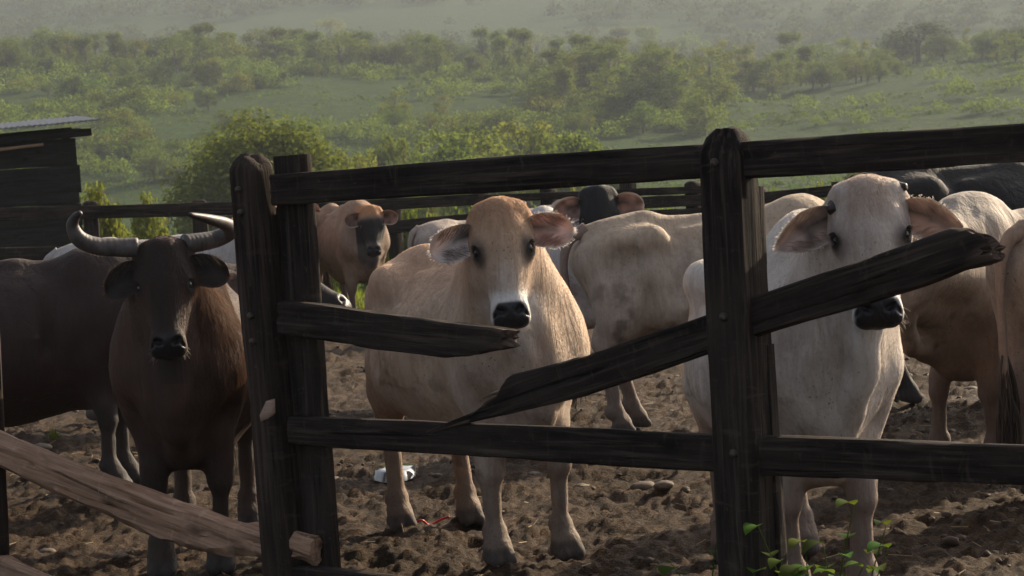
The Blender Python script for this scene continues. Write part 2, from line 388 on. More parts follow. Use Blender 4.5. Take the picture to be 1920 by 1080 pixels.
def upright(pl, name, parent, mat, base, top, w, depth, off=0.0, seed=0, topcap=0.0, label=None, w2=None, **kw):
    """A post standing in a plane: base / top = (s, z) of its axis."""
    base = np.array(base, float); top = np.array(top, float); L = np.linalg.norm(top - base); n = 80
    ang = math.atan2(top[1] - base[1], top[0] - base[0])
    x = np.linspace(0, L, n); hw = np.interp(x, [0, L], [w / 2, (w2 or w) / 2]); tp = np.ones(n)
    if topcap:
        q = np.clip((x - (L - topcap)) / topcap, 0, 1); r = 1 - 0.5 * q ** 2.0; hw = hw * r; tp = r
    c, s = math.cos(ang), math.sin(ang)
    M = frame(pl.o + pl.n * off + pl.d * base[0] + np.array([0, 0, base[1]]), pl.d * c + np.array([0, 0, s]), pl.n, -pl.d * s + np.array([0, 0, c]))
    return beam(name, parent, mat, 0, L, np.stack([x, hw], -1), np.stack([x, -hw], -1), depth, M, seed=seed, n=n, taper=tp, label=label, **kw)

# ------------------------------------------------------------------ the front fence
YL, YR = 9.0, 7.62
PL = Plane(at(512, 690, YL), at(1372, 640, YR))
ff = empty('fence', PL.o)
tag(ff, 'near dark timber fence with broken rails in front of the cattle', 'fence')
FM = np.linalg.inv(np.array(Matrix.Translation(ff.location)))
def infence(M): return FM @ M
_beam = beam
def beam(name, parent, mat, A, B, top, bot, thick, M, **kw):
    if parent is not None and parent.type == 'EMPTY': M = np.linalg.inv(np.array(Matrix.Translation(parent.location) @ Matrix.Rotation(parent.rotation_euler.z, 4, 'Z'))) @ M
    return _beam(name, parent, mat, A, B, top, bot, thick, M, **kw)
sL0 = PL.px(529, 1000); sL1 = PL.px(468, 297)
sR0 = PL.px(1399, 1000); sR1 = PL.px(1362, 242)
slope = lambda a, b: (b[0] - a[0]) / (b[1] - a[1])
bl = (sL0[0] - slope(sL0, sL1) * (sL0[1] + 0.25), -0.25); br = (sR0[0] - slope(sR0, sR1) * (sR0[1] + 0.25), -0.25)
pL = upright(PL, 'post', ff, M_POST, bl, sL1, 0.150, 0.125, seed=1, topcap=0.05, cham=0.022, rough=0.005, jag=(0, 0.02), k=9, label='grey weathered post with a rough hewn top')
pR = upright(PL, 'post', ff, M_WOOD, br, sR1, 0.160, 0.130, seed=2, topcap=0.10, cham=0.015, rough=0.003, jag=(0, 0.008), k=9, label='dark square post with a chamfered top')
T = 0.055
plank_px(PL, 'rail', ff, M_WOOD, [(508, 328), (900, 297), (1330, 270)], [(508, 386), (900, 362), (1330, 332)], T, seed=3, label='top rail between the two posts')
plank_px(PL, 'rail', ff, M_WOOD, [(1390, 266), (1920, 230), (2500, 190)], [(1390, 334), (1920, 308), (2500, 276)], T, seed=4)
RAIL_SHORT = plank_px(PL, 'rail', ff, M_WOOD, [(520, 566), (600, 574), (700, 588), (830, 606), (920, 616), (943, 620)], [(520, 626), (600, 640), (700, 656), (830, 671), (895, 664), (925, 656), (944, 648)], T * 1.15, off=0.012, seed=5, jag=(0, 0.045), rough=0.006, k=14, n=110, torn=(0, 0.10), label='short mid rail broken off at its right end')
RAIL_SLANT = plank_px(PL, 'rail', ff, M_WOOD, [(798, 809), (880, 776), (930, 742), (946, 712), (960, 703), (1130, 658), (1330, 590), (1440, 545), (1600, 492), (1700, 458), (1750, 440), (1775, 432), (1808, 431), (1826, 437), (1836, 444), (1842, 450)],
         [(798, 812), (880, 792), (950, 777), (1100, 738), (1330, 661), (1440, 624), (1600, 575), (1720, 537), (1770, 517), (1800, 504), (1830, 498), (1848, 494)], T, seed=6, n=200, jag=(0.03, 0.06), rough=0.005, k=14, torn=(0.12, 0.13), label='slanting rail splintered at both ends')
plank_px(PL, 'rail', ff, M_WOOD, [(540, 781), (900, 797), (1345, 816)], [(540, 834), (900, 858), (1345, 887)], T, off=-0.004, seed=7)
plank_px(PL, 'rail', ff, M_WOOD, [(1425, 821), (1920, 838), (2500, 858)], [(1425, 892), (1920, 912), (2500, 935)], T, off=-0.004, seed=8)
plank_px(PL, 'rail', ff, M_WOOD, [(545, 1062), (700, 1080), (1330, 1150)], [(545, 1090), (700, 1110), (1330, 1182)], T, off=0.002, seed=9)
# boards nailed upright behind the rails
bo = -0.062
def vboard(x0t, x1t, yt, x0b, x1b, yb, seed, off, thick=0.05, **kw):
    a, b, c, d = PL.px(x0t, yt, off), PL.px(x1t, yt, off), PL.px(x0b, yb, off), PL.px(x1b, yb, off)
    w = (b[0] - a[0] + d[0] - c[0]) / 2
    upright(PL, 'plank', ff, M_WOOD, (c + d) / 2, (a + b) / 2, w, thick, off=off, seed=seed, cham=0.006, rough=0.003, **kw)
vboard(512, 584, 291, 590, 630, 1150, 11, bo, label='upright board with a square cut top')
vboard(498, 560, 388, 556, 606, 1150, 17, -0.115, label='shorter board filling the gap beside the left post')
vboard(1380, 1428, 350, 1400, 1441, 652, 12, bo)
vboard(1388, 1446, 646, 1420, 1474, 1120, 13, bo - 0.006)
# bare pale rails hanging in the bay on the left
plank_px(PL, 'rail', ff, M_BARE, [(-420, 640), (-180, 735), (0, 816), (60, 842), (100, 861), (200, 899), (330, 946), (485, 986), (583, 1008)], [(-420, 720), (-180, 810), (0, 880), (60, 910), (100, 930), (200, 968), (300, 1018), (380, 1034), (485, 1050), (566, 1064)], 0.068, off=0.0, seed=14, n=170, k=9, rough=0.010, cham=0.032, label='sagging pale rail stripped of its bark')
plank_px(PL, 'rail', ff, M_BARE, [(-420, 905), (0, 1044), (60, 1072), (320, 1180)], [(-420, 980), (0, 1110), (60, 1140), (320, 1240)], 0.075, off=0.0, seed=15, rough=0.007, cham=0.016, label='lower pale rail slanting to the ground')
def splinter(parent_rail, x0, y0, x1, y1, off, r, seed):
    a, b = PL.px(x0, y0, off), PL.px(x1, y1, off); P_ = [PL.o + PL.d * q[0] + PL.n * off + np.array([0, 0, q[1]]) for q in (a, b)]
    m_ = (P_[0] + P_[1]) / 2 + np.array([0, 0, 0.004 * math.sin(seed)]); inv = np.linalg.inv(np.array(Matrix.Translation(ff.location)) @ np.array(parent_rail.matrix_basis))
    pts = [(inv @ np.append(q, 1))[:3] for q in (P_[0], m_, P_[1])]; v, f = tube(spline(pts, 7), np.linspace(r, 0.0012, 7), 5)
    mesh_np('splinter', v, f, M_WOOD, False, parent_rail, attrs={'torn': np.full(len(v), 0.75)})
for q in ((925, 752, 868, 790, 0.020, 0.010), (900, 780, 835, 803, 0.012, 0.009), (880, 790, 806, 812, 0.026, 0.008), (938, 735, 905, 748, 0.0, 0.008)): splinter(RAIL_SLANT, *q, seed=q[0])
for q in ((1826, 452, 1856, 460, 0.02, 0.009), (1830, 468, 1862, 474, 0.0, 0.010), (1826, 482, 1850, 490, -0.01, 0.008), (1820, 442, 1842, 446, -0.015, 0.007)): splinter(RAIL_SLANT, *q, seed=q[0])
for q in ((925, 624, 954, 628, 0.03, 0.009), (925, 638, 952, 640, 0.02, 0.008), (920, 648, 942, 652, 0.0, 0.007)): splinter(RAIL_SHORT, *q, seed=q[0])
s0 = PL.px(-14, 600); s1 = PL.px(-14, 1040)
upright(PL, 'post', ff, M_POST, (s1[0], -0.3), (s0[0] - 0.03, s0[1] + 0.5), 0.11, 0.10, seed=16, topcap=0.05, cham=0.02)
# pale scar where a chip has split off the left post, bolts
def bolt(x, y, off, r=0.016):
    s = PL.px(x, y, off)
    a = np.linspace(0, 2 * math.pi, 10, endpoint=False); V = []
    for rr, h in ((1.0, -0.02), (1.0, 0.006), (0.75, 0.012), (0.0, 0.013)):
        V.append(np.stack([r * rr * np.cos(a), r * rr * np.sin(a), np.full(10, h)], -1))
    V = np.vstack(V); i, j = np.meshgrid(np.arange(3), np.arange(10), indexing='ij'); j2 = (j + 1) % 10
    F = np.stack([i * 10 + j, i * 10 + j2, i * 10 + 10 + j2, i * 10 + 10 + j], -1).reshape(-1, 4)
    p = PL.o + PL.d * s[0] + PL.n * off + np.array([0, 0, s[1]])
    mesh_np('bolt', V, F, M_BOLT, True, ff, FM @ frame(p, PL.d, np.array([0, 0, 1.0]), PL.n) @ np.diag([1, 1, 1, 1.0]))
for x, y in ((448, 355), (452, 398), (470, 592), (474, 640)): bolt(x, y, 0.0655, 0.013)
for x, y in ((1340, 305), (1357, 594), (1376, 850)): bolt(x, y, 0.066, 0.014)
sc_ = [PL.px(x, y, 0.064) for x, y in ((488, 778), (500, 752), (512, 748), (513, 775), (503, 785), (490, 790))]
V = np.array([[p[0], p[1], z] for z in (-0.01, 0.0035) for p in sc_]); c_ = V.mean(0)
V = np.vstack([V - c_, [[0, 0, 0.004]]]); k = np.arange(6); k2 = (k + 1) % 6
mesh_np('split_scar', V, [np.stack([k, k2, k2 + 6, k + 6], -1), np.stack([k + 6, k2 + 6, np.full(6, 12)], -1)], M_CHIP, False, ff,
        FM @ frame(PL.o + PL.d * c_[0] + PL.n * (0.064 + c_[2]) + np.array([0, 0, c_[1]]), PL.d, np.array([0, 0, 1.0]), PL.n))

# ------------------------------------------------------------------ fences at the far side of the yard
def far_fence(label, P, Q, rails, posts, seed, rail_h=0.15):
    """rails: (s0, z0, s1, z1, height); posts: (s, top)"""
    pl = Plane(P, Q); e = empty('fence', pl.o); tag(e, label, 'fence')
    for k, (s0, z0, s1, z1, h) in enumerate(rails):
        ang = math.atan2(z1 - z0, s1 - s0); L = math.hypot(s1 - s0, z1 - z0)
        beam('rail', e, M_WOOD, 0, L, [(0, h / 2), (L, h / 2)], [(0, -h / 2), (L, -h / 2)], 0.05, pl.frm(0.05, ang, s0, z0), seed=seed + k, n=24, rough=0.004)
    for k, (s, z) in enumerate(posts):
        g = float(gz(*(pl.o + pl.d * s)[:2])[0]) - 0.3
        upright(pl, 'post', e, M_WOOD, (s, g), (s, z), 0.16, 0.14, off=-0.05, seed=seed + 20 + k, cham=0.015, topcap=0.04)
    return pl
def run(x0, Y0, x1, Y1): return at(x0, 400, Y0), at(x1, 400, Y1)
P, Q = run(-160, 27.5, 470, 29); pl = Plane(P, Q)
def hz(pl, x, y, off=0.05): return pl.px(x, y, off)
def rail_at(pl, x0, y0, x1, y1, h): a, b = hz(pl, x0, y0), hz(pl, x1, y1); return (a[0], a[1], b[0], b[1], h)
far_fence('distant dark fence crossing in front of the tin roofed shed', P, Q,
          [rail_at(pl, -160, 406, 470, 390, 0.155), rail_at(pl, -160, 478, 470, 470, 0.15)],
          [(hz(pl, 172, 380)[0], hz(pl, 172, 376)[1]), (hz(pl, 377, 380)[0], hz(pl, 377, 374)[1]), (hz(pl, -60, 380)[0], hz(pl, -60, 386)[1])], 100)
P, Q = run(560, 31, 1400, 26.5); pl = Plane(P, Q)
far_fence('distant dark fence behind the tan cow and the black faced white cow', P, Q,
          [rail_at(pl, 560, 392, 900, 374, 0.14), rail_at(pl, 880, 374, 1400, 352, 0.09), rail_at(pl, 1040, 386, 1400, 372, 0.13), rail_at(pl, 560, 442, 900, 410, 0.15), rail_at(pl, 1130, 402, 1400, 393, 0.07)],
          [(hz(pl, 728, 400)[0], hz(pl, 728, 362)[1]), (hz(pl, 893, 400)[0], hz(pl, 893, 350)[1]), (hz(pl, 1170, 400)[0], hz(pl, 1170, 338)[1]), (hz(pl, 1020, 400)[0], hz(pl, 1020, 350)[1]), (hz(pl, 1292, 400)[0], hz(pl, 1292, 340)[1]), (hz(pl, 575, 400)[0], hz(pl, 575, 372)[1])], 140)
P, Q = run(1390, 25.5, 2100, 24); pl = Plane(P, Q)
far_fence('distant dark fence on the right behind the black cow', P, Q,
          [rail_at(pl, 1390, 375, 1580, 356, 0.12), rail_at(pl, 1640, 332, 2100, 312, 0.09), rail_at(pl, 1560, 352, 2100, 330, 0.12), rail_at(pl, 1390, 408, 2100, 380, 0.12)],
          [(hz(pl, 1656, 400)[0], hz(pl, 1656, 318)[1]), (hz(pl, 1900, 400)[0], hz(pl, 1900, 300)[1]), (hz(pl, 1420, 400)[0], hz(pl, 1420, 350)[1])], 180)

# ------------------------------------------------------------------ shed
YS = 32.0
c0 = at(143, 300, YS)
shed = empty('shed', (c0[0] - 1.3, YS, 0)); tag(shed, 'dark plank shed with a corrugated tin roof at the far left', 'shed')
WR = 1.3; WL = -2.3; DEP = 2.6
def zrow(y, x=70, Y=YS): return float(at(x, y, Y)[2])
rows = [zrow(y) for y in (500, 474, 428, 386, 366, 314, 262)]
def boards(axis, u0, u1, off, seed):
    for k in range(len(rows) - 1):
        z0, z1 = rows[k], rows[k + 1]; L = u1 - u0; gap = 0.001
        if axis == 'x': M = frame([shed.location[0] + u0, shed.location[1] + off, (z0 + z1) / 2], [1, 0, 0], [0, 1, 0], [0, 0, 1])
        else: M = frame([shed.location[0] + off, shed.location[1] + u0, (z0 + z1) / 2], [0, 1, 0], [-1, 0, 0], [0, 0, 1])
        h = (z1 - z0 - gap) / 2
        beam('plank', shed, M_SHED, random.Random(seed + k).uniform(-0.02, 0.02), L + random.Random(seed - k).uniform(-0.015, 0.03), [(0, h), (L, h)], [(0, -h), (L, -h)], 0.035, M, seed=seed + k, n=20, rough=0.004)
rows.insert(0, -0.4) if rows[0] > 0 else None
boards('x', WL, WR, 0.0, 300); boards('y', 0.03, DEP, WR - 0.05, 320)
for u, v in ((WR - 0.12, 0.09), (WL + 0.1, 0.09), (WR - 0.12, DEP - 0.05), (WL + 0.1, DEP - 0.05)):
    M = frame([shed.location[0] + u, shed.location[1] + v, 0], [0, 0, 1], [0, 1, 0], [-1, 0, 0])
    beam('post', shed, M_SHED, -0.5, zrow(243), [(-0.5, .05), (3, .05)], [(-0.5, -.05), (3, -.05)], 0.1, M, seed=350, n=10)
zr = zrow(238)
def roof_sheet(x0, x1, y0, y1, z0, dz, dx, seed):
    nx = int((x1 - x0) / 0.0127) + 1; xs = np.linspace(x0, x1, nx); ys = np.linspace(y0, y1, 8)
    X, Y = np.meshgrid(xs, ys); Z = z0 + 0.011 * np.cos(X * 2 * math.pi / 0.076) + (Y - y0) / (y1 - y0) * dz + (X - x0) * dx + 0.006 * vnoise(np.stack([X * 2, Y * 2, 0 * X], -1), seed)
    n, m = X.shape; i, j = np.meshgrid(np.arange(n - 1), np.arange(m - 1), indexing='ij')
    F = np.stack([i * m + j, i * m + j + 1, (i + 1) * m + j + 1, (i + 1) * m + j], -1).reshape(-1, 4)
    o = mesh_np('roof_sheet', np.stack([X.ravel(), Y.ravel(), Z.ravel()], -1), F, M_ZINC, True, shed)
    s = o.modifiers.new('thickness', 'SOLIDIFY'); s.thickness = 0.003
    return o
z0 = zr - 0.02
roof_sheet(WL - 0.3, WL + 0.62, -0.35, DEP + 0.3, z0 - 0.12, 0.12, 0.035, 1)
roof_sheet(WL + 0.55, WL + 1.45, -0.32, DEP + 0.3, z0 - 0.08, 0.12, 0.035, 2)
roof_sheet(WL + 1.38, WL + 2.28, -0.36, DEP + 0.3, z0 - 0.045, 0.125, 0.035, 3)
roof_sheet(WL + 2.2, WR + 0.32, -0.45, DEP + 0.3, z0 - 0.005, 0.16, 0.04, 4)
for k, (yy, dz) in enumerate(((-0.12, -0.075), (DEP * 0.5, -0.03), (DEP, 0.02))):
    L = WR - WL + 0.4
    M = frame([shed.location[0] + WL - 0.2, shed.location[1] + yy, z0 - 0.13 + dz], [1, 0, 0.03], [0, 1, 0], [-0.03, 0, 1])
    beam('rafter', shed, M_SHED, 0, L, [(0, .05), (L, .05)], [(0, -.06), (L, -.05)], 0.06, M, seed=370 + k, n=12)
M = frame([shed.location[0] + WL - 0.2, shed.location[1] - 0.2, z0 - 0.40], [1, 0, 0.055], [0, 1, 0], [-0.055, 0, 1])
beam('rafter', shed, M_BARE, 0, 3.35, [(0, .025), (3.35, .02)], [(0, -.03), (3.35, -.02)], 0.05, M, seed=380, n=12, label='pale pole under the eave')

shed.rotation_euler = (0, 0, 0.27)
# ------------------------------------------------------------------ signed-distance sculpting
class Sculpt:
    def __init__(s, xs, ys, zs):
        s.ax = [np.asarray(a, np.float32) for a in (xs, ys, zs)]
        s.F = np.full([len(a) for a in s.ax], 0.5, np.float32)
    def box(s, lo, hi):
        sl = [];
        for k in range(3):
            a = s.ax[k]; i0 = max(int(np.searchsorted(a, lo[k])) - 1, 0); i1 = min(int(np.searchsorted(a, hi[k])) + 1, len(a))
            if i1 - i0 < 1: return None
            sl.append(slice(i0, i1))
        return tuple(sl)
    def pts(s, sl):
        return s.ax[0][sl[0]][:, None, None], s.ax[1][sl[1]][None, :, None], s.ax[2][sl[2]][None, None, :]
    def blend(s, sl, d, k, mode):
        F = s.F[sl]
        if mode == 'sub':
            d = -d; h = np.maximum(k - np.abs(F - d), 0) / k; s.F[sl] = np.maximum(F, d) + h * h * k * 0.25
        else:
            h = np.maximum(k - np.abs(F - d), 0) / k; s.F[sl] = np.minimum(F, d) - h * h * k * 0.25
    def rc(s, a, b, ra, rb, k=0.04, mode='add'):
        a = np.asarray(a, np.float32); b = np.asarray(b, np.float32); mg = max(k, 0.04) + 0.03
        lo = np.minimum(a - ra, b - rb) - mg; hi = np.maximum(a + ra, b + rb) + mg
        sl = s.box(lo, hi)
        if sl is None: return
        X, Y, Z = s.pts(sl); ba = b - a; L2 = float(ba @ ba) + 1e-9
        px, py, pz = X - a[0], Y - a[1], Z - a[2]
        t = np.clip((px * ba[0] + py * ba[1] + pz * ba[2]) / L2, 0, 1)
        d = np.sqrt((px - t * ba[0]) ** 2 + (py - t * ba[1]) ** 2 + (pz - t * ba[2]) ** 2) - (ra + (rb - ra) * t)
        s.blend(sl, d.astype(np.float32), k, mode)
    def el(s, c, r, R=None, k=0.04, mode='add'):
        c = np.asarray(c, np.float32); r = np.asarray(r, np.float32); R = np.eye(3) if R is None else np.asarray(R)   # R columns: axes
        mg = max(k, 0.04) + 0.03; e = np.sqrt(((R * r[None, :]) ** 2).sum(1)) + mg
        sl = s.box(c - e, c + e)
        if sl is None: return
        X, Y, Z = s.pts(sl); px, py, pz = X - c[0], Y - c[1], Z - c[2]
        q0 = 0; q1 = 0
        for j in range(3):
            u = px * R[0, j] + py * R[1, j] + pz * R[2, j]
            q0 = q0 + (u / r[j]) ** 2; q1 = q1 + (u / r[j] ** 2) ** 2
        k0 = np.sqrt(q0); k1 = np.sqrt(q1) + 1e-6
        d = k0 * (k0 - 1) / k1
        s.blend(sl, d.astype(np.float32), k, mode)
    def mesh(s):
        F = s.F; xs, ys, zs = s.ax; S = F < 0
        nx, ny, nz = F.shape
        c = np.zeros((nx - 1, ny - 1, nz - 1), np.int8)
        for dx in (0, 1):
            for dy in (0, 1):
                for dz in (0, 1): c += S[dx:nx - 1 + dx, dy:ny - 1 + dy, dz:nz - 1 + dz]
        act = (c > 0) & (c < 8); I, J, K = np.nonzero(act)
        idx = np.full(act.shape, -1, np.int32); idx[I, J, K] = np.arange(len(I))
        acc = np.zeros((len(I), 3), np.float32); cnt = np.zeros(len(I), np.float32)
        ax = (xs, ys, zs)
        corners = [(a, b, d) for a in (0, 1) for b in (0, 1) for d in (0, 1)]
        for p in corners:
            for k in range(3):
                if p[k]: continue
                q = list(p); q[k] = 1
                f0 = F[I + p[0], J + p[1], K + p[2]]; f1 = F[I + q[0], J + q[1], K + q[2]]
                m = (f0 < 0) != (f1 < 0); t = np.where(m, f0 / np.where(m, f0 - f1, 1), 0)
                P = [xs[I + p[0]], ys[J + p[1]], zs[K + p[2]]]; Q = (xs[I + q[0]], ys[J + q[1]], zs[K + q[2]])
                P[k] = P[k] + (Q[k] - P[k]) * t
                acc += np.stack(P, -1) * m[:, None]; cnt += m
        V = acc / cnt[:, None]
        Fs = []
        for k in range(3):
            A = [slice(None)] * 3; B = [slice(None)] * 3; A[k] = slice(0, -1); B[k] = slice(1, None)
            o = [i for i in range(3) if i != k]
            sa, sb = S[tuple(A)], S[tuple(B)]; m = sa != sb
            sub = [slice(None)] * 3
            for q in o: sub[q] = slice(1, -1)
            mm = np.zeros_like(m); mm[tuple(sub)] = m[tuple(sub)]
            E = np.array(np.nonzero(mm)).T; inside0 = sa[tuple(E.T)]
            def cell(d1, d2):
                e = E.copy(); e[:, o[0]] += d1; e[:, o[1]] += d2; return idx[e[:, 0], e[:, 1], e[:, 2]]
            q = np.stack([cell(-1, -1), cell(0, -1), cell(0, 0), cell(-1, 0)], -1)
            flip = inside0 if k != 1 else ~inside0
            q = np.where(flip[:, None], q, q[:, ::-1]); Fs.append(q)
        Fq = np.vstack(Fs); Fq = Fq[(Fq >= 0).all(1)]
        return V.astype(np.float64), Fq
def smooth_mesh(V, F, it=2, lam=0.5):
    n = len(V); E = np.vstack([F[:, [0, 1]], F[:, [1, 2]], F[:, [2, 3]], F[:, [3, 0]]]); E = np.vstack([E, E[:, ::-1]])
    deg = np.bincount(E[:, 0], minlength=n)[:, None]
    for k in range(it):
        for l in (lam, -lam * 1.04):
            A = np.stack([np.bincount(E[:, 0], weights=V[E[:, 1], c], minlength=n) for c in range(3)], -1) / np.maximum(deg, 1)
            V = V + l * (A - V)
    return V
def axis(lo, hi, h, fine=None, hf=None):
    """grid coordinates, spacing h, and hf inside the range fine"""
    out = [lo]
    while out[-1] < hi:
        x = out[-1]; st = h
        if fine is not None:
            d = max(fine[0] - x, x - fine[1], 0); st = min(h, hf + d * 0.25)
        out.append(x + st)
    return np.array(out)

# ------------------------------------------------------------------ coat, ear, eye, horn materials
def coat_mat():
    t = NT('cattle_hide'); at_ = t.n('ShaderNodeAttribute', attribute_name='coat'); vec = t.coord()
    n = t.noise(vec, 6, 6, 0.65); n2 = t.noise(vec, 60, 4, 0.7)
    c = t.mixc(t.ramp(n, [(0.35, (0.0,) * 3), (0.75, (0.28,) * 3)]), at_.outputs['Color'], (0.30, 0.25, 0.21), 'MULTIPLY')
    c = t.mixc(t.ramp(n2, [(0.3, (0.14,) * 3), (0.6, (0, 0, 0))]), c, (0.1, 0.08, 0.06), 'MULTIPLY')
    st = t.noise(t.coord(scale=(38, 38, 7)), 1.0, 4, 0.65, 0.4); c = t.mixc(t.ramp(st, [(0.36, (0.30,) * 3), (0.58, (0, 0, 0))]), c, (0.45, 0.38, 0.32), 'MULTIPLY')
    sp = t.noise(vec, 85, 2, 0.5); pa = t.noise(vec, 4.5, 4, 0.6); c = t.mixc(t.math('MULTIPLY', t.ramp(sp, [(0.64, (0, 0, 0)), (0.70, (0.75,) * 3)]), t.ramp(pa, [(0.48, (0, 0, 0)), (0.62, (1, 1, 1))])), c, (0.045, 0.032, 0.024))
    ro = t.math('MULTIPLY_ADD', at_.outputs['Alpha'], 0.42, 0.36)
    w = t.noise(t.coord(scale=(1, 1, 0.3)), 170, 3, 0.6)
    wr = t.noise(t.coord(scale=(15, 15, 4)), 1.0, 3, 0.55, 0.6)
    h = t.math('ADD', w, t.math('MULTIPLY', n2, 0.7))
    return t.done(t.bsdf(c, ro, t.bump(h, 0.6, 0.005, t.bump(wr, 0.55, 0.03)), 0.3, Sheen_Weight=0.10, Sheen_Roughness=0.4, Sheen_Tint=at_.outputs['Color']))
M_COAT = coat_mat()
def ear_mat():
    t = NT('thin_ear_skin'); at_ = t.n('ShaderNodeAttribute', attribute_name='coat'); n = t.noise(t.coord(), 40, 4)
    c = t.mixc(t.math('MULTIPLY', n, 0.25), at_.outputs['Color'], (0.1, 0.06, 0.05))
    s = t.bsdf(c, 0.6, t.bump(n, 0.3, 0.003), 0.3)
    tr = t.n('ShaderNodeBsdfTranslucent'); t.l(at_.outputs['Color'], tr.inputs[0])
    ms = t.n('ShaderNodeMixShader'); ms.inputs[0].default_value = 0.30; t.l(s, ms.inputs[1]); t.l(tr.outputs[0], ms.inputs[2])
    return t.done(ms.outputs[0])
M_EAR = ear_mat()
def eye_mat():
    t = NT('dark_wet_eye'); return t.done(t.bsdf((0.010, 0.007, 0.006), 0.16, None, 0.4))
M_EYE = eye_mat()
def horn_mat(name, a, b, tip):
    t = NT(name); at_ = t.n('ShaderNodeAttribute', attribute_name='along'); n = t.noise(t.coord(scale=(1, 1, 1)), 22, 5)
    r = t.n('ShaderNodeTexWave', wave_type='BANDS', bands_direction='X'); cm = t.n('ShaderNodeCombineXYZ'); t.l(at_.outputs['Fac'], cm.inputs[0]); t.l(cm.outputs[0], r.inputs[0]); r.inputs['Scale'].default_value = 7; r.inputs['Distortion'].default_value = 1.5
    c = t.ramp(n, [(0.3, a), (0.7, b)]); c = t.mixc(t.ramp(at_.outputs['Fac'], [(0.55, (0, 0, 0)), (0.95, (1, 1, 1))]), c, tip)
    return t.done(t.bsdf(c, 0.5, t.bump(t.math('ADD', n, t.math('MULTIPLY', r.outputs['Fac'], t.math('MULTIPLY', t.math('SUBTRACT', 1.0, at_.outputs['Fac']), 0.35))), 0.35, 0.006), 0.25))
M_HORN = horn_mat('grey_horn', (0.055, 0.045, 0.040), (0.115, 0.098, 0.088), (0.03, 0.022, 0.02))
def hair_mat():
    t = NT('cattle_hair'); at_ = t.n('ShaderNodeAttribute', attribute_name='coat')
    d = t.n('ShaderNodeBsdfDiffuse'); t.l(at_.outputs['Color'], d.inputs[0])
    tr = t.n('ShaderNodeBsdfTranslucent'); t.l(at_.outputs['Color'], tr.inputs[0])
    g = t.n('ShaderNodeBsdfGlossy'); g.inputs['Roughness'].default_value = 0.45; t.l(t.mixc(0.5, at_.outputs['Color'], (0.5, 0.42, 0.35)), g.inputs[0])
    ms = t.n('ShaderNodeMixShader'); ms.inputs[0].default_value = 0.45; t.l(d.outputs[0], ms.inputs[1]); t.l(tr.outputs[0], ms.inputs[2])
    m2 = t.n('ShaderNodeMixShader'); m2.inputs[0].default_value = 0.10; t.l(ms.outputs[0], m2.inputs[1]); t.l(g.outputs[0], m2.inputs[2])
    return t.done(m2.outputs[0])
M_HAIR = hair_mat()
def curves_np(name, P, radius, color, parent, mat=M_HAIR):
    """P (n, k, 3) strands"""
    n, k, _ = P.shape
    c = bpy.data.hair_curves.new(name); c.add_curves([k] * n)
    c.attributes['position'].data.foreach_set('vector', np.ascontiguousarray(P, np.float32).ravel())
    r = c.attributes.new('radius', 'FLOAT', 'POINT'); r.data.foreach_set('value', np.ascontiguousarray(np.broadcast_to(radius, (n, k)), np.float32).ravel())
    a = c.attributes.new('coat', 'FLOAT_COLOR', 'POINT')
    C4 = np.ones((n, k, 4), np.float32); C4[..., :3] = color[:, None, :]; a.data.foreach_set('color', C4.ravel())
    c.materials.append(mat)
    o = bpy.data.objects.new(name, c); link(o, parent); return o
def fur(parent, V, F, colors, density_fn, length_fn, dir_fn, n, seed, radius=0.0007, name='hair', lift=0.35, clump=0.0):
    rng = np.random.default_rng(seed)
    a, b, c, d = (V[F[:, i]] for i in range(4))
    N = np.cross(c - a, d - b); A = np.linalg.norm(N, axis=1) / 2; N = N / (2 * A[:, None] + 1e-12)
    cen = (a + b + c + d) / 4
    w = A * density_fn(cen, N); w /= w.sum()
    f = rng.choice(len(F), n, p=w); u, v = rng.random((2, n))
    P = ((a[f] * (1 - u[:, None]) + b[f] * u[:, None]) * (1 - v[:, None]) + (d[f] * (1 - u[:, None]) + c[f] * u[:, None]) * v[:, None])
    nn = N[f]; D = dir_fn(P, nn); D = D + rng.normal(0, 0.22, (n, 3))
    if clump: D = D + clump * np.stack([vnoise(P * 22, seed + q) for q in range(3)], -1)
    D = D - nn * (D * nn).sum(1)[:, None]; D /= np.linalg.norm(D, axis=1)[:, None] + 1e-9
    L = (length_fn(P) * rng.uniform(0.6, 1.25, n))[:, None]
    l = lift * rng.uniform(0.5, 1.4, n)[:, None]
    p1 = P + (D * 0.8 + nn * l) * L * 0.5; p2 = P + (D + nn * l * 0.55) * L
    col = colors[F[f, 0], :3] * rng.uniform(0.93, 1.08, n)[:, None]
    return curves_np(name, np.stack([P - nn * 0.001, p1, p2], 1), np.array([radius, radius * 0.9, radius * 0.25])[None], np.clip(col, 0, 1), parent)

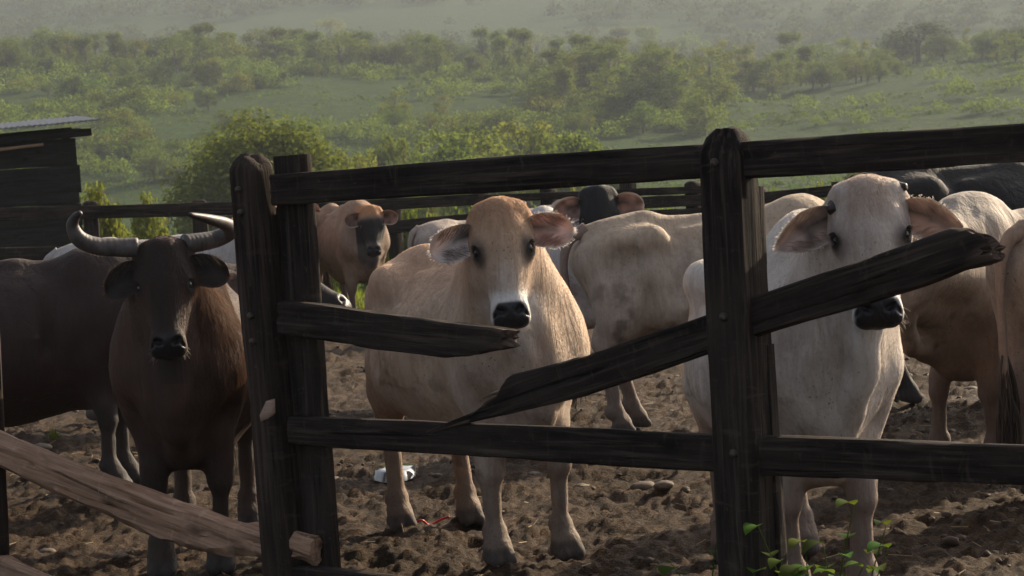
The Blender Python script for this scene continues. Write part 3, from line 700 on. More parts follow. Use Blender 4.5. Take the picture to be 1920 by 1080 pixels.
# ------------------------------------------------------------------ cattle
def ear_mesh(root, out, up, fwd, L, W, droop=0.0, cup=0.5, n=18, m=15, point=0.0):
    """leaf-shaped cupped ear: root point, out = along the ear, fwd = side the opening faces"""
    out = unit(out); fwd = unit(fwd - out * (fwd @ out)); up = np.cross(fwd, out) if (np.cross(fwd, out) @ up) > 0 else np.cross(out, fwd)
    t = np.linspace(0, 1, n)[:, None]; s = np.linspace(-1, 1, m)[None]
    w = W * (0.30 * (1 - t) ** 2 + np.sqrt(np.clip(1 - ((t - 0.58) / np.where(t < 0.58, 0.60, 0.425)) ** 2, 0.0, 1)) * (1 - point * 0.55 * np.clip((t - 0.45) / 0.55, 0, 1)))
    ang = s * (1.15 * (1 - t) ** 1.2 + cup)                       # rolled into a tube at the root, open further out
    y = w * np.sin(ang) / np.maximum(np.sin(1.15 * (1 - t) ** 1.2 + cup), 0.4); z = w * (1 - np.cos(ang)) * 0.85
    P = root + out * (L * t)[..., None] * 1.0 + 0
    P = (root[None, None] + out * (L * t + 0 * s)[..., None] + up * (y + droop * -0.5 * L * (t ** 2))[..., None] + fwd * (z + 0.006 * np.sin(5 * t + 3 * s))[..., None])
    V0 = P.reshape(-1, 3); i, j = np.meshgrid(np.arange(n - 1), np.arange(m - 1), indexing='ij')
    F0 = np.stack([i * m + j, i * m + j + 1, (i + 1) * m + j + 1, (i + 1) * m + j], -1).reshape(-1, 4)
    nb = len(V0)
    back = (P - fwd * (0.006 * np.sqrt(np.clip(1 - s ** 2, 0, 1)) * np.ones_like(t))[..., None] - fwd * 0.0012).reshape(-1, 3)
    tt = np.repeat(t[:, 0], m); ss = np.tile(s[0], n)
    rim = np.concatenate([np.arange(m), np.arange(1, n) * m + m - 1, (n - 1) * m + np.arange(m - 2, -1, -1), np.arange(n - 2, 0, -1) * m])
    r2 = np.roll(rim, -1)
    Fr = np.stack([rim, r2, r2 + nb, rim + nb], -1)
    nrm = np.cross(P[1, m // 2] - P[0, m // 2], P[n // 2, -1] - P[n // 2, 0])
    if nrm @ fwd < 0: F0 = F0[:, ::-1]; Fr = Fr[:, ::-1]
    return np.vstack([V0, back]), np.vstack([F0, F0[:, ::-1] + nb, Fr]), np.concatenate([tt, tt]), np.concatenate([ss, ss]), np.concatenate([np.ones(nb), np.zeros(nb)])

def cattle(label, front, rear, scale=1.0, poll=None, look=(0, -1), tilt=12, roll=0, coat=None, group=None, h=0.014, hf=0.0065, ears=None, horns=None,
           hump=0.0, belly=0.0, legs=None, tail=None, headwidth=0.87, furn=0, dewlap=1.0, bony=0.6, udder=0.0, headscale=1.0, seed=0, name='cow', furspec=None):
    front = np.asarray(front[:2], float); rear = np.asarray(rear[:2], float)
    bx = unit(front - rear); yaw = math.atan2(bx[1], bx[0]); o2 = front - bx * 0.52 * scale
    root_M = np.array(Matrix.Translation((o2[0], o2[1], 0)) @ Matrix.Rotation(yaw, 4, 'Z') @ Matrix.Scale(scale, 4)); inv = np.linalg.inv(root_M)
    toL = lambda p: (inv @ np.append(np.asarray(p, float), 1))[:3]; dirL = lambda v: (inv[:3, :3] @ np.asarray(v, float)) * scale
    # head frame (U down the face, W out of the face, S to the animal's left)
    if poll is None: poll = (root_M @ np.array([1.06, 0, 1.42, 1]))[:3]
    pl_ = toL(poll); g = unit(dirL(np.array([look[0], look[1], 0]))); zz = np.array([0, 0, 1.0]); ti = rad(tilt)
    U = -zz * math.cos(ti) + g * math.sin(ti); W = g * math.cos(ti) + zz * math.sin(ti); S = np.cross(W, -U) * -1; S = np.cross(zz, g)
    cr, sr = math.cos(rad(roll)), math.sin(rad(roll)); U, S = U * cr + S * sr, S * cr - U * sr
    hs = headscale / scale if scale else 1
    H = lambda u, s, w: pl_ + (U * u + S * s * headwidth + W * w) * hs
    HR = np.stack([U, S, W], -1)
    lo_h = pl_ + np.minimum(U * 0.55, 0) * hs - 0.22 * hs; hi_h = pl_ + np.maximum(U * 0.55, 0) * hs + 0.22 * hs
    lo = np.minimum(np.array([-1.15, -0.48, -0.03]), lo_h - 0.05); hi = np.maximum(np.array([0.95, 0.48, 1.5]), hi_h + 0.08)
    S_ = Sculpt(*[axis(lo[k], hi[k], h, (lo_h[k], hi_h[k]), hf) for k in range(3)])
    rc, el = S_.rc, S_.el; B = belly
    # trunk
    el((0.02, 0, 0.88), (0.74, 0.29 + 0.05 * B, 0.335), k=0.1); el((-0.12, 0, 0.80 - 0.02 * B), (0.54, 0.31 + 0.09 * B, 0.31 + 0.05 * B), k=0.12)
    el((0.40, 0, 0.90), (0.34, 0.20, 0.35), k=0.09); el((-0.62, 0, 1.00), (0.30, 0.215, 0.27), k=0.12)
    rc((0.50, 0, 1.215), (0.0, 0, 1.19), 0.055, 0.055, 0.12); rc((0.0, 0, 1.19), (-0.50, 0, 1.215), 0.055, 0.050, 0.10); rc((-0.50, 0, 1.225), (-0.86, 0, 1.195), 0.045, 0.040, 0.09)
    if hump: el((0.40, 0, 1.27 + 0.05 * hump), (0.20, 0.085, 0.11 * hump), k=0.12)
    L_ = dict(FL=(0, 0), FR=(0, 0), HL=(0, 0), HR=(0, 0)); L_.update(legs or {})
    for sg, fk, hk in ((1, 'FL', 'HL'), (-1, 'FR', 'HR')):
        b = bony
        rc((-0.50, sg * 0.215, 1.135), (-0.52, sg * 0.18, 1.10), 0.035, 0.055, 0.10); rc((-0.50, sg * 0.212, 1.13), (-0.88, sg * 0.115, 1.05), 0.04 , 0.05, 0.14)
        rc((-0.89, sg * 0.11, 1.065), (-0.84, sg * 0.12, 1.02), 0.035, 0.05, 0.06)
        # shoulder blade, point of shoulder, arm
        rc((0.40, sg * 0.10, 1.17), (0.60, sg * 0.162, 0.86), 0.070, 0.098, 0.11); rc((0.60, sg * 0.162, 0.84), (0.44, sg * 0.155, 0.70), 0.092, 0.092, 0.08)
        fx, fy = L_[fk]; x0, y0 = 0.52 + fx, sg * 0.145 + fy
        kx, ky = 0.49 + fx * 0.62, sg * 0.15 + fy * 0.55
        rc((0.45, sg * 0.155, 0.74), (kx - 0.005, ky, 0.45), 0.092, 0.050, 0.06); rc((kx + 0.004, ky, 0.44), (kx + 0.014, ky, 0.375), 0.057, 0.056, 0.03)
        rc((kx + 0.005, ky, 0.38), (x0 - 0.03, y0, 0.15), 0.042, 0.035, 0.03); el((x0 - 0.035, y0, 0.125), (0.054, 0.052, 0.042), k=0.025)
        rc((x0 - 0.03, y0, 0.12), (x0 + 0.02, y0, 0.06), 0.042, 0.045, 0.03)
        for q in (-1, 1): rc((x0 - 0.005, y0 + q * 0.026, 0.075), (x0 + 0.062, y0 + q * 0.030, 0.012), 0.036, 0.026, 0.014); rc((x0 - 0.02, y0 + q * 0.026, 0.03), (x0 + 0.05, y0 + q * 0.030, 0.01), 0.036, 0.030, 0.014); el((x0 - 0.06, y0 + q * 0.022, 0.10), (0.015, 0.013, 0.02), k=0.012)
        # hind leg
        hx, hy = L_[hk]; x1, y1 = -0.70 + hx, sg * 0.155 + hy; jx, jy = -0.79 + hx * 0.75, sg * 0.15 + hy * 0.7; tx, ty = -0.40 + hx * 0.25, sg * 0.205 + hy * 0.2
        rc((-0.60, sg * 0.13, 1.00), (tx, ty, 0.70), 0.165, 0.115, 0.10); rc((-0.82, sg * 0.12, 0.98), (-0.74 + hx * 0.4, sg * 0.165 + hy * 0.3, 0.66), 0.095, 0.085, 0.12)
        rc((-0.58 + hx * 0.3, sg * 0.17 + hy * 0.2, 0.74), (jx + 0.03, jy, 0.50), 0.135, 0.062, 0.10); rc((jx, jy, 0.53), (jx + 0.02, jy, 0.44), 0.045, 0.052, 0.05); rc((jx - 0.035, jy, 0.54), (jx - 0.015, jy, 0.60), 0.026, 0.024, 0.05)
        rc((jx + 0.02, jy, 0.45), (x1 - 0.02, y1, 0.16), 0.044, 0.038, 0.03); el((x1 - 0.03, y1, 0.13), (0.056, 0.053, 0.044), k=0.025); rc((x1 - 0.02, y1, 0.12), (x1 + 0.03, y1, 0.06), 0.044, 0.047, 0.03)
        for q in (-1, 1): rc((x1 + 0.005, y1 + q * 0.026, 0.075), (x1 + 0.072, y1 + q * 0.030, 0.012), 0.037, 0.026, 0.014); rc((x1 - 0.01, y1 + q * 0.026, 0.03), (x1 + 0.06, y1 + q * 0.030, 0.01), 0.037, 0.030, 0.014); el((x1 - 0.055, y1 + q * 0.022, 0.10), (0.015, 0.013, 0.02), k=0.012)
        # hollow in front of the hip, flank
        el((-0.30, sg * 0.30, 1.08), (0.13, 0.055, 0.08), k=0.10, mode='sub')
        el((-0.20, sg * (0.33 + 0.05 * B), 0.62), (0.10, 0.02, 0.10), k=0.08, mode='sub') if b > 0.8 else None
        for q in range(6):
            xx = 0.26 - 0.105 * q; pr = [(xx + 0.02, 0.10, 1.13), (xx, 0.235 + 0.03 * B, 1.02), (xx - 0.04, 0.295 + 0.06 * B, 0.86), (xx - 0.07, 0.295 + 0.075 * B, 0.72)]
            for a_, b_ in zip(pr[:-1], pr[1:]): rc((a_[0], sg * a_[1], a_[2]), (b_[0], sg * b_[1], b_[2]), 0.012 * b, 0.012 * b, 0.035)
        rc((-0.51, sg * 0.222, 1.145), (-0.44, sg * 0.20, 1.10), 0.026 * b, 0.030, 0.06)
        el((-0.72, sg * 0.245, 1.02), (0.14, 0.045, 0.075), k=0.11, mode='sub'); el((-0.40, sg * 0.33, 0.93), (0.05, 0.035, 0.13), k=0.08, mode='sub')
        el((0.24, sg * 0.315, 0.98), (0.035, 0.04, 0.20), k=0.08, mode='sub'); el((-0.56, sg * 0.30, 0.70), (0.035, 0.04, 0.16), k=0.07, mode='sub')
        rc((0.37, sg * 0.075, 1.215), (0.52, sg * 0.165, 0.98), 0.030, 0.045, 0.05); rc((-0.3, sg * 0.13, 1.155), (0.1, sg * 0.12, 1.15), 0.02, 0.02, 0.06)
    rc((0.70, 0, 0.70), (0.46, 0, 0.58), 0.10, 0.11, 0.10); rc((0.74, 0, 0.70), (0.60, 0, 0.60 - 0.07 * dewlap), 0.055, 0.030, 0.07); rc((0.60, 0, 0.60 - 0.07 * dewlap), (0.40, 0, 0.53), 0.030, 0.05, 0.07); rc((0.46, 0, 0.58), (-0.1, 0, 0.53 - 0.03 * B), 0.10, 0.12, 0.15)
    if udder:
        el((-0.52, 0, 0.56), (0.17, 0.13, 0.11), k=0.08)
        for ux, uy in ((-0.44, 0.06), (-0.44, -0.06), (-0.58, 0.055), (-0.58, -0.055)): rc((ux, uy, 0.48), (ux, uy, 0.41), 0.02, 0.014, 0.03)
    # neck
    cr_, bs_, th_ = H(0.05, 0, -0.14), H(0.15, 0, -0.17), H(0.30, 0, -0.185)
    rc((0.44, 0, 1.16), cr_, 0.15, 0.085, 0.14); rc((0.56, 0, 1.00), bs_, 0.19, 0.11, 0.13); rc((0.70, 0, 0.80), th_, 0.125, 0.072, 0.13)
    for sg in (1, -1): rc((0.56, sg * 0.15, 0.96), H(0.14, sg * 0.05, -0.17), 0.10, 0.075, 0.10)
    if dewlap:
        A = H(0.36, 0, -0.20); Bp = np.array([0.74, 0, 0.60]); mid = (A + Bp) / 2 + np.array([0.03, 0, -0.05]) * dewlap
        pts = spline([A, A * 0.5 + mid * 0.5 + np.array([0, 0, -0.02]), mid, mid * 0.4 + Bp * 0.6, Bp, (0.56, 0, 0.50)], 16)
        for q in range(15): rc(pts[q] + np.array([0, 0.008 * math.sin(q * 1.7), 0]), pts[q + 1] + np.array([0, 0.008 * math.sin(q * 1.7 + 1.7), 0]), 0.030, 0.030, 0.055)
    # head
    kh = hs
    def hrc(a, b, ra, rb, k=0.04, mode='add'): rc(H(*a), H(*b), ra * kh, rb * kh, k * kh, mode)
    def hel(c, r, k=0.04, mode='add', rot=None):
        R = HR if rot is None else HR @ rot
        el(H(*c), np.array(r) * kh * np.array([1, headwidth, 1]), R, k * kh, mode)
    hel((0.10, 0, -0.10), (0.125, 0.108, 0.095), 0.04); hel((0.155, 0, -0.050), (0.16, 0.098, 0.055), 0.06); hel((0.018, 0, -0.085), (0.045, 0.085, 0.06), 0.05)
    for sg in (1, -1):
        hrc((0.145, sg * 0.088, -0.058), (0.183, sg * 0.106, -0.062), 0.032, 0.040, 0.045)          # brow and orbit
        hrc((0.21, sg * 0.054, -0.10), (0.41, sg * 0.033, -0.072), 0.054, 0.043, 0.05)              # side of the face
        hrc((0.13, sg * 0.064, -0.17), (0.24, sg * 0.050, -0.185), 0.052, 0.047, 0.06); hrc((0.24, sg * 0.048, -0.18), (0.40, sg * 0.024, -0.125), 0.045, 0.034, 0.06)   # jaw
        hrc((0.212, sg * 0.088, -0.085), (0.30, sg * 0.054, -0.085), 0.028, 0.018, 0.05)           # cheek ridge
        hrc((0.445, sg * 0.048, -0.028), (0.475, sg * 0.050, -0.045), 0.033, 0.036, 0.03)          # nostril wing
        hrc((0.02, sg * 0.095, -0.085), (0.05, sg * 0.12, -0.10), 0.035, 0.032, 0.04)              # ear base
    hrc((0.19, 0, -0.036), (0.42, 0, -0.040), 0.052, 0.045, 0.05); hel((0.455, 0, -0.062), (0.055, 0.078, 0.060), 0.04)
    hrc((0.485, -0.045, -0.065), (0.485, 0.045, -0.065), 0.032, 0.032, 0.03); hrc((0.40, 0, -0.135), (0.485, 0, -0.110), 0.045, 0.036, 0.03)
    hrc((0.492, -0.075, -0.093), (0.492, 0.075, -0.093), 0.0055, 0.0055, 0.010, 'sub')             # mouth
    hrc((0.47, 0.092, -0.098), (0.49, 0.05, -0.075), 0.006, 0.006, 0.012, 'sub'); hrc((0.47, -0.092, -0.098), (0.49, -0.05, -0.075), 0.006, 0.006, 0.012, 'sub')
    for sg in (1, -1):
        c, s = math.cos(sg * 0.55), math.sin(sg * 0.55); rot = np.array([[c, -s, 0], [s, c, 0], [0, 0, 1]])
        hel((0.452, sg * 0.047, 0.004), (0.012, 0.025, 0.028), 0.016, 'sub', rot)
        hrc((0.462, sg * 0.066, -0.004), (0.476, sg * 0.078, -0.03), 0.005, 0.004, 0.012, 'sub')
        hel((0.191, sg * 0.139, -0.050), (0.020, 0.022, 0.026), 0.018, 'sub')                        # socket
        hrc((0.168, sg * 0.108, -0.030), (0.177, sg * 0.133, -0.062), 0.012, 0.012, 0.012)          # upper lid
        hrc((0.217, sg * 0.112, -0.038), (0.214, sg * 0.128, -0.060), 0.007, 0.007, 0.014)          # lower lid
    # uneven flesh
    X, Y, Z = np.meshgrid(*S_.ax, indexing='ij'); near = np.abs(S_.F) < 0.05
    Pn = np.stack([X[near], Y[near], Z[near]], -1).astype(float)
    hd = np.linalg.norm(Pn - H(0.25, 0, -0.08), axis=1); amp = sstep(0.25, 0.5, hd) * 0.8 + 0.12
    S_.F[near] += ((fbm(Pn * 5.5 + seed, 2, seed) * 0.010 + fbm(Pn * np.array([9, 9, 5]) + 3 * seed, 2, seed + 5) * 0.005) * amp).astype(np.float32)
    # folds of loose neck skin
    th_n = np.arctan2(Pn[:, 1], Pn[:, 0] - 0.30); nk = ((Pn[:, 0] > 0.45) & (hd > 0.22)); S_.F[near] += np.where(nk, 0.0065 * (np.abs(np.sin(th_n * 6.5 + 1.6 * vnoise(Pn * 2.2, seed + 8) + 0.5 * Pn[:, 2])) - 0.6) * sstep(0.22, 0.42, hd) * sstep(0.55, 0.75, Pn[:, 2]) * (1 - sstep(0.8, 1.1, hd)) * dewlap, 0).astype(np.float32)
    S_.F = np.maximum(S_.F, -(S_.ax[2][None, None, :] + 0.02))
    V, F = S_.mesh(); V = smooth_mesh(V, F, 2)
    hc = (V - pl_) @ HR / hs / np.array([1, headwidth, 1])
    col = coat(V, hc)
    mi = np.zeros(len(F), np.int32)
    nbody = len(V); VV = [V]; FF = [F]; CC = [col]; MI = [mi]; ear_roots = []
    ears = ears or {}
    for sg in (1, -1):
        e = dict(L=0.20, W=0.075, out=0.96, up=0.10, fwd=0.35, droop=0.1, cup=0.38, inner=(0.30, 0.17, 0.14), outer=None, rim=(0.75, 0.66, 0.58)); e.update(ears.get('both', {})); e.update(ears.get('left' if sg > 0 else 'right', {}))
        rt = H(e.get('u', 0.095), sg * 0.112, -0.105); out = S * sg * e['out'] - U * e['up'] - W * e.get('back', 0.12); fw = W * 1.0 + U * e.get('down', 0.25) + S * sg * 0.05
        v, f, tt, ss, inn = ear_mesh(rt, out, -U, fw, e['L'] * hs, e['W'] * hs, e['droop'], e['cup'], point=e.get('point', 0.0))
        oc = np.array(e['outer'] if e['outer'] is not None else coat(V[:1] * 0 + np.array([[0.3, 0.2, 1.0]]), np.array([[0.05, 0.1, -0.1]]))[0, :3])
        ic = np.array(e['inner']); rimc = np.array(e['rim'])
        m1 = np.clip(sstep(0.80, 0.95, np.abs(ss)) + sstep(0.93, 0.99, tt), 0, 1)[:, None]; blot = (0.75 + 0.5 * vnoise(v * 30, seed))[:, None]
        fold_shade = (1 - 0.6 * np.exp(-((ss - 0.15) / 0.30) ** 2) * (1 - sstep(0.35, 0.8, tt)) - 0.25 * (np.sin(ss * 9 + 2 * tt) > 0.75) * (1 - tt))[:, None]  # shade of the ear's folds, with vein streaks, painted into the inner colour
        inner = (ic * blot * fold_shade) * (1 - m1) + rimc * m1
        cc = np.where(inn[:, None] > 0.5, inner, oc[None]); cc = np.hstack([cc, np.ones((len(cc), 1))])
        off = sum(len(a) for a in VV); VV.append(v); FF.append(f + off); CC.append(cc); MI.append(np.ones(len(f), np.int32)); ear_roots.append((v, tt, ss, inn, out, fw, sg, e))
    VA = np.vstack(VV); FA = np.vstack(FF); CA = np.vstack(CC)
    o = mesh_np(name, VA, FA, [M_COAT, M_EAR], True, None, root_M, np.concatenate(MI), {'coat': CA})
    tag(o, label, 'cow', group or 'cattle standing in the yard')
    # eyes
    for sg in (1, -1):
        a, b = np.meshgrid(np.linspace(0, math.pi, 13), np.linspace(0, 2 * math.pi, 20, endpoint=False), indexing='ij')
        r = 0.0265 * hs; c = H(0.193, sg * 0.113, -0.053)
        v = c + r * np.stack([np.sin(a) * np.cos(b), np.sin(a) * np.sin(b), np.cos(a)], -1).reshape(-1, 3)
        i, j = np.meshgrid(np.arange(12), np.arange(20), indexing='ij'); j2 = (j + 1) % 20
        mesh_np('eye', v, np.stack([i * 20 + j, (i + 1) * 20 + j, (i + 1) * 20 + j2, i * 20 + j2], -1).reshape(-1, 4), M_EYE, True, o)
    # horns
    for hn in horns or []:
        if 'world' in hn: pth = np.array([toL(p) for p in hn['world']])
        else: pth = np.array([H(*p) for p in hn['head']])
        pth = spline(pth, 36); al = np.linspace(0, 1, 36); rr = np.interp(al, np.linspace(0, 1, len(hn['r'])), hn['r']) * hs
        rr = rr * (1 + 0.008 * np.sin(al * 60) * (1 - al)); pth = np.vstack([pth, pth[-1] + (pth[-1] - pth[-2]) * 0.5]); rr = np.append(rr, rr[-1] * 0.4); al = np.append(al, 1)
        v, f = tube(pth, rr, 14); mesh_np('horn', v, f, M_HORN, True, o, attrs={'along': np.concatenate([np.repeat(al, 14), [0, 1]])})
    # tail
    tl = tail or {}
    tp = spline(tl.get('path', [(-0.86, 0, 1.20), (-0.95, 0, 1.15), (-0.985, 0.0, 1.0), (-0.965, 0.01, 0.75), (-0.95, 0.02, 0.50)]), 30)
    v, f = tube(tp, np.interp(np.linspace(0, 1, 30), [0, 0.15, 0.5, 1], [0.055, 0.038, 0.024, 0.014]), 10)
    tcol = np.ones((len(v), 4)); tcol[:, :3] = coat(np.array([[-0.8, 0.05, 1.1]]), np.array([[-3.0, 0, 0]]))[0, :3] if 'col' not in tl else tl['col']
    if tl.get('show', True): mesh_np('tail', v, f, M_COAT, True, o, attrs={'coat': tcol})
    rng = np.random.default_rng(seed + 77)
    if tl.get('show', True):
        k = 260 if furn else 90; st = tp[-7:][rng.integers(0, 7, k)]; e = tp[-1] + np.array([0, 0, -0.26]) + rng.normal(0, 1, (k, 3)) * np.array([0.028, 0.028, 0.06])
        m_ = (st + e) / 2 + rng.normal(0, 0.018, (k, 3)); tc = np.tile(np.array(tl.get('tuft', (0.03, 0.022, 0.018))), (k, 1))
        curves_np('tail_tuft', np.stack([st, m_, e], 1), np.array([0.003, 0.003, 0.001])[None] * (1 if furn else 1.6), tc, o)
    # ear fringe and coat hair
    if furn:
        P_ = []; C_ = []
        for v, tt, ss, inn, out, fw, sg, e in ear_roots:
            sel = np.nonzero((inn > 0.5) & (tt < 0.75) & (tt > 0.1) & (np.abs(ss) > 0.35))[0]; pk = sel[rng.integers(0, len(sel), 240)]
            a = v[pk] + rng.normal(0, 0.004, (240, 3)); od = unit(out)
            to = -np.sign(ss[pk])[:, None] * unit(np.cross(fw, out)) * np.sign(np.cross(fw, out) @ -U)
            d = od[None] * 0.8 + unit(fw)[None] * 0.35 + to * 0.7 + rng.normal(0, 0.2, (240, 3)); L = rng.uniform(0.012, 0.038, 240)[:, None] * hs
            P_.append(np.stack([a, a + d * L * 0.5, a + (d + od * 0.25) * L], 1)); C_.append(np.tile(np.array(e.get('fringe', (0.12, 0.09, 0.075))), (240, 1)))
            sel = np.nonzero((np.abs(ss) > 0.9) | (tt > 0.95))[0]; pk = sel[rng.integers(0, len(sel), 300)]; a = v[pk] + rng.normal(0, 0.004, (300, 3)); c0 = v.mean(0)
            d = a - c0; d /= np.linalg.norm(d, axis=1)[:, None] + 1e-9; d = d + od[None] * 0.5 + rng.normal(0, 0.25, (300, 3)); L = rng.uniform(0.004, 0.007, 300)[:, None]
            P_.append(np.stack([a, a + d * L * 0.5, a + d * L], 1)); C_.append(np.tile(np.array(e['rim']), (300, 1)))
        curves_np('ear_fringe', np.vstack(P_), np.array([0.0005, 0.0004, 0.0002])[None], np.vstack(C_), o)
        A_ = []
        for sg in (1, -1):
            for k in range(44):
                th = rng.uniform(-1.25, 1.0); ring = H(0.193 - 0.030 * math.cos(th), sg * (0.124 + 0.004 * math.cos(th)), -0.048 + 0.034 * math.sin(th)); d = W * 0.55 * math.sin(th) + S * sg * 0.9 + U * rng.uniform(0.0, 0.5) - U * 0.35 * math.cos(th); L = rng.uniform(0.016, 0.028) * hs
                A_.append([ring, ring + d * L * 0.5, ring + d * L + U * L * 0.3])
        curves_np('eyelash', np.array(A_), np.array([0.0011, 0.0009, 0.0003])[None], np.tile(np.array((0.014, 0.011, 0.010)), (len(A_), 1)), o)
        A_ = []
        for k in range(60):
            sg = rng.choice([-1, 1]); u_, s_ = rng.uniform(0.44, 0.51), rng.uniform(0.02, 0.085) * sg; a_ = H(u_, s_, -0.10 + 0.03 * rng.random()); d = unit(W * 0.5 + S * sg * rng.uniform(0.2, 1.0) + U * rng.uniform(0.3, 1.0)); L = rng.uniform(0.02, 0.05) * hs
            A_.append([a_, a_ + d * L * 0.5, a_ + d * L + np.array([0, 0, -0.006])])
        curves_np('whiskers', np.array(A_), np.array([0.0005, 0.0004, 0.0002])[None], np.tile(np.array((0.45, 0.40, 0.35)), (len(A_), 1)), o)
        def dens(p, nn):
            q = (p - pl_) @ HR / hs; face = (np.abs(q[:, 1]) < 0.16) & (q[:, 0] > -0.06) & (q[:, 0] < 0.43) & (q[:, 2] > -0.25)
            nose = (q[:, 0] > 0.425) & (q[:, 2] > -0.12) & (np.abs(q[:, 1]) < 0.09)
            return np.where(nose, 0.0, np.where(face, 2.6, 1.0)) * (p[:, 2] > 0.08)
        def leng(p):
            q = (p - pl_) @ HR / hs; face = sstep(-0.05, 0.12, q[:, 0]) * (q[:, 2] > -0.2) * (np.abs(q[:, 1]) < 0.17) * (q[:, 0] < 0.6)
            return 0.010 - 0.004 * face + 0.003 * sstep(0.5, 0.8, p[:, 0]) * (1 - face)
        def dirn(p, nn):
            q = (p - pl_) @ HR / hs; face = ((np.abs(q[:, 1]) < 0.18) & (q[:, 0] > -0.08) & (q[:, 0] < 0.6) & (q[:, 2] > -0.28))[:, None]
            body = np.array([-0.75, 0, -0.65])[None] + 0.35 * np.stack([vnoise(p * 3.5, seed + 31), vnoise(p * 3.5, seed + 32), vnoise(p * 3.5, seed + 33)], -1)
            fd = np.where(q[:, :1] < 0.1, -1.0, 1.0) * U[None] * 0.0 + U[None] + S[None] * np.sign(q[:, 1:2]) * 0.5
            return np.where(face, fd, body)
        fur(o, V, F, col, dens, leng, dirn, furn, seed + 5, 0.0004, 'hair', 0.22, 0.10)
        for fs in furspec or []:
            fur(o, V, F, np.tile(np.append(fs['col'], 1.0), (len(V), 1)) if 'col' in fs else col, lambda p, nn, fs=fs: fs['where'](p, (p - pl_) @ HR / hs, nn) + 1e-12, lambda p, fs=fs: np.full(len(p), fs['L']), lambda p, nn, fs=fs: np.tile(np.array(fs['dir']), (len(p), 1)), fs['n'], seed + 6, fs.get('r', 0.0012), 'hair', fs.get('lift', 0.25), fs.get('clump', 0.8))
    return o

# ------------------------------------------------------------------ coat patterns (pigment and dried mud)
def coat_fn(base, back=None, belly=None, face=None, fore=None, muzzle_rim=None, nose=(0.016, 0.015, 0.016), eyering=None, leg=None, mudc=(0.085, 0.058, 0.040), mud=0.7, neck=None, mott=0.12, seed=0, extra=None):
    def fn(p, q):
        n1 = fbm(p * 4 + seed, 3, seed + 1); n2 = fbm(p * 14, 3, seed + 2); n3 = fbm(p * np.array([20, 20, 7]), 2, seed + 3)
        c = np.tile(np.array(base, float), (len(p), 1)) * (1 + mott * n1 + 0.10 * n2)[:, None]
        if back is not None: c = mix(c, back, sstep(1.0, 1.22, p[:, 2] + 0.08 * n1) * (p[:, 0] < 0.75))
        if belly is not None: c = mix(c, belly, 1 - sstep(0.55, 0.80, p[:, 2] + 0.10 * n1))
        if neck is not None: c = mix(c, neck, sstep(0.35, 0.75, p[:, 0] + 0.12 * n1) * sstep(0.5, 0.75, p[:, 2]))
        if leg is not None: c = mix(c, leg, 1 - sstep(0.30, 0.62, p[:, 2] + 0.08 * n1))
        inh = (q[:, 0] > -0.10) & (q[:, 0] < 0.62) & (np.abs(q[:, 1]) < 0.2) & (q[:, 2] > -0.30)
        hm = inh * sstep(-0.30, -0.16, q[:, 2])
        if face is not None: c = mix(c, np.array(face) * 1.0, hm * sstep(-0.06, 0.02, q[:, 0]))
        if fore is not None: c = mix(c, fore, hm * (1 - sstep(0.10, 0.30, q[:, 0] + 0.05 * n2 + 0.5 * np.abs(q[:, 1]))))
        if extra is not None: c = extra(c, p, q, hm, n1, n2, n3)
        if eyering is not None:
            d = np.sqrt(((q[:, 0] - 0.194) / 1.25) ** 2 + (np.abs(q[:, 1]) - 0.112) ** 2 + (q[:, 2] + 0.05) ** 2); c = mix(c, eyering, hm * (1 - sstep(0.026, 0.075, d + 0.012 * n2)))
        d = np.sqrt((q[:, 0] - 0.194) ** 2 + (np.abs(q[:, 1]) - 0.115) ** 2 + (q[:, 2] + 0.052) ** 2); c = mix(c, (0.012, 0.010, 0.010), hm * (1 - sstep(0.030, 0.042, d)))
        if muzzle_rim is not None: c = mix(c, muzzle_rim, hm * sstep(0.355, 0.405, q[:, 0] + 0.012 * n2 + 0.12 * np.abs(q[:, 1])))
        nm = hm * sstep(0.413, 0.428, q[:, 0] + 0.006 * n2 - 1.2 * np.maximum(np.abs(q[:, 1]) - 0.055, 0)) * sstep(-0.108, -0.092, q[:, 2]) * (1 - sstep(0.080, 0.092, np.abs(q[:, 1])))
        c = mix(c, np.array(nose), nm)
        m = mud * (1 - sstep(0.10, 0.62, p[:, 2] + 0.30 * n1 + 0.12 * n3)) * (1 - inh)
        m = np.maximum(m, mud * 0.8 * sstep(0.28, 0.5, n1 * 0.8 + n2 * 0.5) * (1 - sstep(0.6, 1.0, p[:, 2])) * (1 - inh))
        c = mix(c, mudc, np.clip(m, 0, 0.95))
        hoof = 1 - sstep(0.05, 0.075, p[:, 2]); c = mix(c, (0.045, 0.038, 0.034), hoof * (1 - inh) * 0.8)
        return np.hstack([np.clip(c, 0.003, 0.95), (1 - nm)[:, None]])
    return fn
